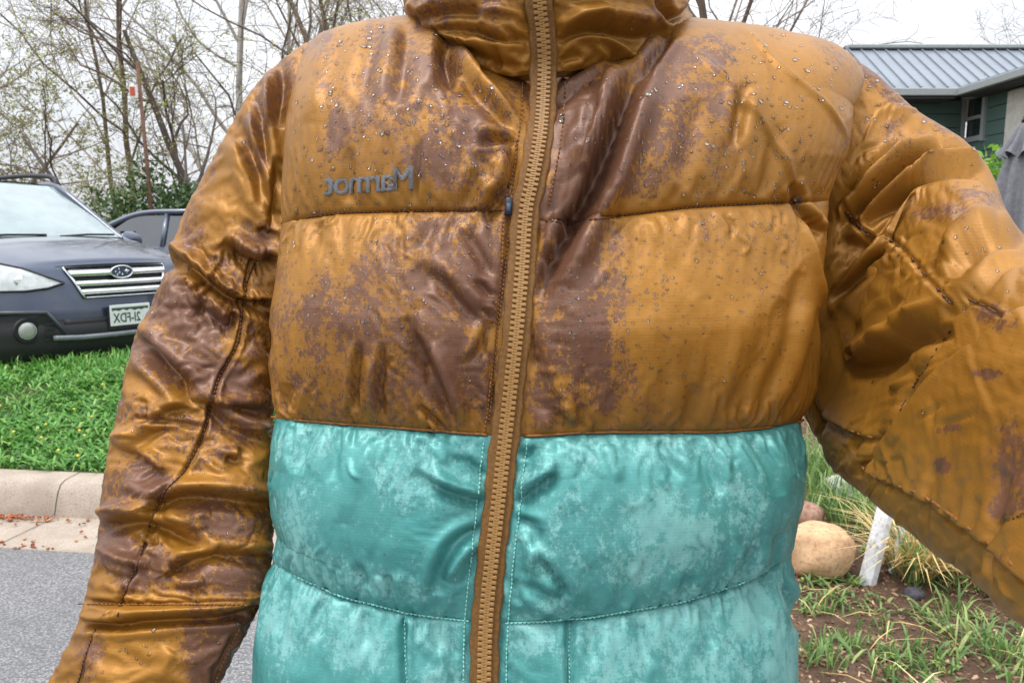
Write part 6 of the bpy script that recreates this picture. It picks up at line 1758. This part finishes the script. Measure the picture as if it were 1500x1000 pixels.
def tree(px, D, stems, seed, label, mat='bark_dark', bud=None, per=0, lsize=.03, z=0.05, group=None, **kw):
    base = ground_at(px, 400, z); b = wat(px, 339, D); base = np.array([b[0], b[1], z])
    o = empty('bare_tree', base); tag(o, label, 'tree', group)
    thick, thin, tips = grow((0, 0, 0), stems, seed, **kw)
    if thick.V: thick.obj('trunk', M[mat], o)
    if thin.V: thin.obj('twigs', M['twig' if mat != 'bark_dark' else 'bark_brown'], o)
    if bud: leaf_obj('crown', leaves_on(tips, per, lsize, seed + 50), M[bud], o)
    return o
GT = 'trees behind the parked cars'
tree(288, 15.5, [((0, 0, 0), (-.05, 0, 1), 5.2, .13), ((.12, .1, 0), (.28, .1, 1), 5.6, .11), ((-.1, 0, 0), (-.35, .05, 1), 4.2, .075)], 11, 'dark bare tree with a clump of upright stems right of the juniper', bud='bud', per=1.2, lsize=.026, group=GT, kids=(7, 6, 5, 3), levels=5)
tree(232, 13.0, [((0, 0, 0), (-.62, .1, .85), 3.6, .085), ((.05, 0, 0), (-.95, .2, .62), 3.2, .065), ((0, .1, 0), (.1, .1, 1), 3.4, .06), ((-.1, 0, 0), (-.85, -.1, .25), 2.2, .045)], 12, 'dark low tree with limbs arching left over the shrubs', bud='bud', per=1.5, lsize=.024, group=GT, kids=(7, 6, 4, 3), grav=(-.02, -.02, 0, 0))
tree(352, 22.0, [((0, 0, 0), (-.04, 0, 1), 9.5, .20), ((.2, 0, .5), (.25, 0, 1), 8.0, .13), ((-.1, 0, 1.), (-.3, 0, 1), 7.0, .10)], 13, 'tall pale barked tree rising behind the left shoulder', 'bark_pale', 'bud', .4, .035, group=GT, kids=(7, 6, 5, 3), levels=5)
tree(178, 21.0, [((0, 0, 0), (.05, 0, 1), 8.5, .13), ((.1, 0, .3), (-.22, 0, 1), 7.5, .10)], 14, 'tall thin branched bare tree standing behind the brown pole', 'bark_brown', 'bud', .5, .035, group=GT, kids=(7, 6, 5, 3), levels=5)
tree(-40, 16.0, [((0, 0, 0), (.25, 0, 1), 4.4, .12), ((.2, 0, 0), (.55, 0, .9), 4.0, .08), ((-.2, 0, 0), (-.2, 0, 1), 4.0, .08), ((.1, .2, 0), (.8, .1, .6), 3.4, .06)], 15, 'budding tree with olive haze of leaves at the far left edge', 'bark_brown', 'olive', 10.0, .034, group=GT, kids=(7, 6, 5, 3))
tree(470, 20.0, [((0, 0, 0), (-.1, 0, 1), 8.5, .15), ((.2, 0, .3), (.3, 0, 1), 8.0, .12), ((-.3, 0, .5), (-.4, .1, 1), 7.5, .10)], 17, 'bare tree whose twigs show just above the left shoulder', 'bark_brown', 'bud', 1.0, .03, group=GT, kids=(7, 6, 5, 3))
tree(590, 24.0, [((0, 0, 0), (0, 0, 1), 9.5, .14), ((.4, 0, .3), (.15, 0, 1), 9.0, .12), ((-.5, 0, .5), (-.2, .1, 1), 9, .10)], 18, 'bare tree with upright stems beside the collar', 'bark_brown', None, 0, .03, group=GT, kids=(9, 8, 5, 3))
tree(1010, 15.0, [((0, 0, 0), (.02, 0, 1), 6.4, .17), ((.1, 0, 1.2), (.30, 0, 1), 5.6, .09), ((.1, 0, 2.2), (.75, 0, .85), 4.4, .06), ((.1, .2, 3.0), (1.0, .1, .55), 4.2, .045)], 19, 'bare tree with branches spreading above the right shoulder', 'bark_brown', None, 0, .03, kids=(7, 6, 5, 3), grav=(.01, -.01, -.03, -.04))
tree(1530, 17.0, [((0, 0, 0), (-.05, 0, 1), 5.2, .09), ((.2, 0, .3), (-.2, 0, 1), 4.8, .06)], 20, 'thin bare tree behind the house roof at the right edge', 'bark_brown', None, 0, .03, kids=(8, 6, 5, 3))

# juniper and shrubs: many small leaves spread through uneven clumps, on real stems
def shrub(name, px, D, w, h, label, mat, seed, n, size, z=.08, lobes=9, cat='shrub', upright=0.0, y0=0.0):
    b = wat(px, 339, D); base = np.array([b[0], b[1], z])
    o = empty(name, base); tag(o, label, cat)
    q = np.random.RandomState(seed)
    P = []
    st = Tubes()
    for k in range(lobes):
        a = q.rand() * 6.283; rr = w * .5 * math.sqrt(q.rand()) * .8
        c = np.array([rr * math.cos(a), rr * math.sin(a), h * (.25 + .6 * q.rand() * (1 - .6 * rr / (w * .5)))])
        s = np.array([w * .17, w * .17, h * (.14 + .22 * upright)]) * (.7 + .6 * q.rand())
        m = n // lobes
        d = q.randn(m, 3); d /= np.linalg.norm(d, axis=1)[:, None]
        rad = q.rand(m) ** .45
        pts = c + d * rad[:, None] * s * (1 + .5 * (vnoise(d[:, 0] * 3 + k, d[:, 2] * 3, seed + k) - .5))[:, None]
        P.append(pts[pts[:, 2] > .02])
        st.add(np.array([(0, 0, 0), c * (.4, .4, .4) + (0, 0, h * .05), c]), np.array([.03, .02, .008]) * max(.5, h), 5)
    leaf_obj('foliage', leaf_cloud(np.vstack(P), size, seed + 1), M[mat], o)
    st.obj('stems', M['bark_dark'], o)
    return o
shrub('juniper', 236, 12.6, 2.1, 2.25, 'dark green feathery juniper left of the raised elbow, behind the sedan', 'ever', 31, 12000, .045, lobes=16, upright=.8)
shrub('shrub', 128, 15.0, 2.2, 1.5, 'olive shrub with thin leaves behind the wagon mirror', 'olive', 32, 3200, .05, lobes=14)
shrub('shrub', 20, 17.0, 3.4, 2.9, 'dense olive shrub above the wagon roof at the left edge', 'olive', 33, 9000, .042, lobes=18)
shrub('shrub', 320, 17.0, 2.4, 1.2, 'low green shrub at the foot of the dark stems', 'ever', 34, 3000, .05, lobes=10)
shrub('shrub', 70, 26.0, 6, 2.2, 'far hedge of brownish green scrub behind the parked wagon', 'olive', 35, 5000, .09, lobes=20)
shrub('shrub', 250, 28.0, 8, 2.0, 'far hedge of grey green scrub behind the bare trees', 'olive', 36, 5000, .09, lobes=22)

# pole with its small red and white sign
b = wat(221, 339, 12.2)
pole = empty('utility_pole', (b[0], b[1], .05)); tag(pole, 'thin rusty brown pole with a small red and white sign, among the bare trees', 'pole')
zt = float(wat(217, 98, 12.2)[2]) - .05
mb = MB(); mb.tube([(.06, 0, 0), (.02, 0, zt * .5), (-.04, 0, zt)], [.036, .032, .028], 8); mb.build('post', simple_mat('rusty_post', srgb(104, 74, 58), .8, 0, .2, 20), pole, True)
sz_ = float(wat(210, 141, 12.2)[2]) - .05
mb = MB(); mb.box((-.10, -.06, sz_), (.13, .02, .19), bev=.005); sg = mb.build('sign', simple_mat('sign_white', srgb(224, 216, 206), .6), pole, False)
mb = MB(); mb.box((-.11, -.0745, sz_ + .01), (.075, .006, .13), bev=.002); mb.build('red_panel', simple_mat('sign_red', srgb(186, 84, 60), .6), sg, False)
# overhead wire
mb = MB(); A = wat(-60, 4, 20); B = wat(330, 145, 26)
mb.tube([A + (B - A) * t - np.array([0, 0, .35 * math.sin(math.pi * t)]) for t in np.linspace(0, 1, 12)], .012, 5)
o = mb.build('overhead_wire', M['blackplastic'], None, True); tag(o, 'thin overhead wire sagging across the sky at upper left', 'wire')

# ------------------------------------------------------------------ green house with standing seam roof
D0 = 9.0
def X_(px, d): return (px - 750) / F * d
def Zp(py, d):
    return float(wat(750, py, d)[2])
def Yp(py, d): return float(wat(750, py, d)[1])
house = empty('house', (5.0, 10.0, .1)); tag(house, 'green house with grey standing seam metal roof behind the raised arm', 'house')
HB = np.array([5.0, 10.0, .1])
M['green_wall'] = simple_mat('green_siding', srgb(82, 108, 102), .75, 0, .12, 30, mscale=(1, 1, 8))
M['seam_roof'] = simple_mat('zinc_roof', srgb(132, 139, 148), .5, .2, .08, 3)
M['fascia'] = simple_mat('grey_fascia', srgb(150, 155, 155), .6, 0, .06, 20)
M['soffit'] = simple_mat('soffit', srgb(62, 66, 68), .8, 0, .1, 20)
M['stucco'] = simple_mat('pale_stone', srgb(196, 194, 186), .8, 0, .12, 14, .4, .01)
yE = Yp(129, D0); zE = Zp(129, D0)                       # eave line
xc = X_(1400, D0)                                        # inside corner where the wing's eave comes forward
yR = yE + 1.02; zR = zE + 1.02 * math.tan(math.radians(33))
dR = (yR * CP - (zR - CAMZ) * SP)
xl = X_(1241, dR)
pv = lambda *p: np.array(p, float) - HB
# main roof slope: separate pans between raised seams
slope = np.array([0, yR - yE, zR - zE]); up_n = np.cross([1, 0, 0], slope); up_n /= np.linalg.norm(up_n)
pw = .155
npan = int((9.2 - xl) / pw)
pan_me = pymesh('pan', [(.004, 0, 0), (pw - .004, 0, 0), (pw - .004, slope[1], slope[2]), (.004, slope[1], slope[2]),
                        (.004, up_n[1] * -.02, up_n[2] * -.02), (pw - .004, up_n[1] * -.02, up_n[2] * -.02), (pw - .004, slope[1] - up_n[1] * .02, slope[2] - up_n[2] * .02), (.004, slope[1] - up_n[1] * .02, slope[2] - up_n[2] * .02)],
                [(0, 1, 2, 3), (7, 6, 5, 4), (0, 4, 5, 1), (1, 5, 6, 2), (2, 6, 7, 3), (3, 7, 4, 0)]); pan_me.materials.append(M['seam_roof'])
mbx = MB(); a = np.array([0, 0, 0.]); s1 = slope; hh_ = up_n * .02
mbx.add([(-.008, 0, 0), (.008, 0, 0), (.008, s1[1], s1[2]), (-.008, s1[1], s1[2]), (-.006, hh_[1], hh_[2]), (.006, hh_[1], hh_[2]), (.006, s1[1] + hh_[1], s1[2] + hh_[2]), (-.006, s1[1] + hh_[1], s1[2] + hh_[2])], [(3, 2, 1, 0), (4, 5, 6, 7), (0, 1, 5, 4), (1, 2, 6, 5), (2, 3, 7, 6), (3, 0, 4, 7)])
seam_me = mbx.mesh('seam'); seam_me.materials.append(M['seam_roof'])
mb = MB(); mb.add([pv(xl, yE + .02, zE - .03), pv(9.2, yE + .02, zE - .03), pv(9.2, yR, zR - .05), pv(xl, yR, zR - .05), pv(xl, yR + 1.6, zE - .03), pv(9.2, yR + 1.6, zE - .03)], [(0, 1, 2, 3), (3, 2, 5, 4)])
roof_o = mb.build('roof', M['seam_roof'], house, False)
for k in range(npan):
    o = bpy.data.objects.new('pan', pan_me); COL.objects.link(o); o.parent = roof_o; o.location = pv(xl + k * pw, yE, zE)
    o = bpy.data.objects.new('seam', seam_me); COL.objects.link(o); o.parent = roof_o; o.location = pv(xl + k * pw, yE, zE)
mb = MB(); mb.box(pv((xl + 9.2) / 2, yR, zR + .02), (9.2 - xl, .14, .05), bev=.01); mb.build('ridge_cap', M['fascia'], roof_o, False)
mb = MB(); mb.box(pv((xl + xc) / 2 + .1, yE - .02, zE - .05), (xc - xl + .2, .05, .085), bev=.008); mb.build('gutter', M['fascia'], house, False)
mb = MB(); mb.box(pv((xl + xc) / 2, yE + .2, zE - .11), (xc - xl, .42, .02)); mb.build('soffit', M['soffit'], house, False)
# front wall (boards) and wing wall with window
zf = .1
wy = yE + .40
nb = int((zE - zf) / .16)
for k in range(nb):
    z = zf + (k + .5) * .16
    mb = MB(); mb.box(pv((xl + .1 + xc + .35) / 2, wy + .012 * (k % 2) * 0, z), (xc + .35 - xl - .1, .03, .152)); mb.build('siding_board', M['green_wall'], house, False)
mb = MB(); mb.box(pv((xl + .1 + xc + .35) / 2, wy + .06, (zf + zE) / 2), (xc + .35 - xl - .1, .08, zE - zf)); mb.build('wall', M['soffit'], house, False)
# wing: wall faces the viewer's left, runs towards the viewer
wx = xc + .34
y_near = yE - 2.6
ang = Zp(129, D0)
win_y0, win_y1 = None, None
def depth_on_wing(px):                                    # depth where the wall plane x = wx projects to px
    return wx * F / (px - 750)
d0, d1 = depth_on_wing(1443), depth_on_wing(1414)
ywin0, ywin1 = Yp(150, d0), Yp(150, d1)
zw1 = Zp(138, d0) ; zw0 = Zp(198, d0)
for k in range(nb):
    z = zf + (k + .5) * .16
    segs = [(y_near, wy)] if (z > zw1 + .05 or z < zw0 - .05) else [(y_near, ywin0 - .04), (ywin1 + .04, wy)]
    for (a, c) in segs:
        if c - a < .02: continue
        mb = MB(); mb.box(pv(wx + .015, (a + c) / 2, z), (.03, c - a, .152)); mb.build('siding_board', M['green_wall'], house, False)
mb = MB(); mb.box(pv(wx + .12, (y_near + wy) / 2, (zf + zE) / 2), (.1, wy - y_near, zE - zf - .02)); mb.build('wall', M['soffit'], house, False)
yc, zc_ = (ywin0 + ywin1) / 2, (zw0 + zw1) / 2
win = MB().box(pv(wx + .05, yc, zc_), (.02, ywin1 - ywin0, zw1 - zw0)).build('window', M['tint'], house, False)
for (cy, cz, sy, sz2) in ((ywin0 - .02, zc_, .06, zw1 - zw0 + .12), (ywin1 + .02, zc_, .06, zw1 - zw0 + .12)):
    MB().box(pv(wx - .005, cy, cz), (.05, sy, sz2)).build('frame', M['fascia'], win, False)
for cz in (zw0 - .02, zw1 + .02):
    MB().box(pv(wx - .003, yc, cz), (.05, ywin1 - ywin0 - .03, .06)).build('frame', M['fascia'], win, False)
MB().box(pv(wx + .03, yc, zc_), (.03, ywin1 - ywin0 - .05, .04)).build('sash_rail', M['fascia'], win, False)
# wing eave and flat roof edge coming forward
MB().box(pv(xc + .03, (y_near - .3 + yE) / 2, zE - .05), (.06, yE - y_near + .3, .085), bev=.008).build('fascia', M['fascia'], house, False)
MB().box(pv(xc + 2.0, (y_near - .3 + yE) / 2 - .03, zE - .02), (3.9, yE - y_near + .3, .07)).build('wing_roof', M['seam_roof'], house, False)
MB().box(pv(xc + .2, (y_near - .3 + yE) / 2, zE - .10), (.3, yE - y_near + .25, .02)).build('soffit', M['soffit'], house, False)
dch = depth_on_wing(1478)
MB().box(pv(wx + .25, Yp(150, dch) - .35, (zf + zE - .12) / 2), (.62, .6, zE - zf - .12), bev=.02).build('pier', M['stucco'], house, False)

# shrub and closed umbrella at the right edge
shrub('shrub', 1462, 6.6, 1.0, 2.35, 'fresh green leafy shrub between the house window and the closed umbrella', 'fresh', 41, 3600, .04, z=.12, lobes=12)
shrub('shrub', 1500, 7.8, .9, 3.0, 'thin twiggy shrub with a few white buds in front of the house pier', 'bud', 42, 420, .03, z=.12, lobes=12)
ub = wat(1488, 339, 4.9)
umb = empty('patio_umbrella', (ub[0], ub[1], .12)); tag(umb, 'closed grey patio umbrella at the right edge of the garden', 'umbrella')
M['canvas'] = simple_mat('grey_canvas', srgb(112, 112, 118), .85, 0, .15, 40, .3, .004)
zt = Zp(182, 4.9) - .12
def canopy(z0, z1, r0, r1, name, n=60, folds=9, seed=0, flare=0.0):
    vs = np.linspace(0, 1, 24); th = np.linspace(0, 2 * math.pi, n + 1)
    V = []
    for v in vs:
        for t in th:
            r_ = (r0 + (r1 - r0) * v ** .8) * (1 + (.08 + .22 * v) * math.sin(folds * t + .6 * math.sin(v * 3 + t) + seed)) + flare * v ** 6
            V.append((r_ * math.cos(t), r_ * math.sin(t), z1 + (z0 - z1) * v + .02 * v * math.sin(folds * t + seed)))
    return link(name, pymesh(name, V, grid_faces(24, n + 1)), M['canvas'], umb)
canopy(zt - .95, zt - .16, .075, .215, 'canopy')
canopy(zt - .20, zt, .015, .105, 'vent_tier', seed=1.2, flare=.02)
MB().tube([(0, 0, 0), (0, 0, zt + .02)], .02, 10).build('pole', M['alloy'], umb, True)
MB().tube([(0, 0, 0), (0, 0, .05), (0, 0, .08)], [.24, .24, .05], 20).build('base', M['blackplastic'], umb, False)
MB().tube([(0, 0, zt), (0, 0, zt + .05)], [.025, .01], 10).build('finial', M['blackplastic'], umb, True)
# distant ground cover hiding the horizon behind the trees
shrub('shrub', 1130, 30.0, 14, 2.2, 'far hedge of scrub hidden behind the chest and shoulder', 'olive', 43, 3000, .12, lobes=16)
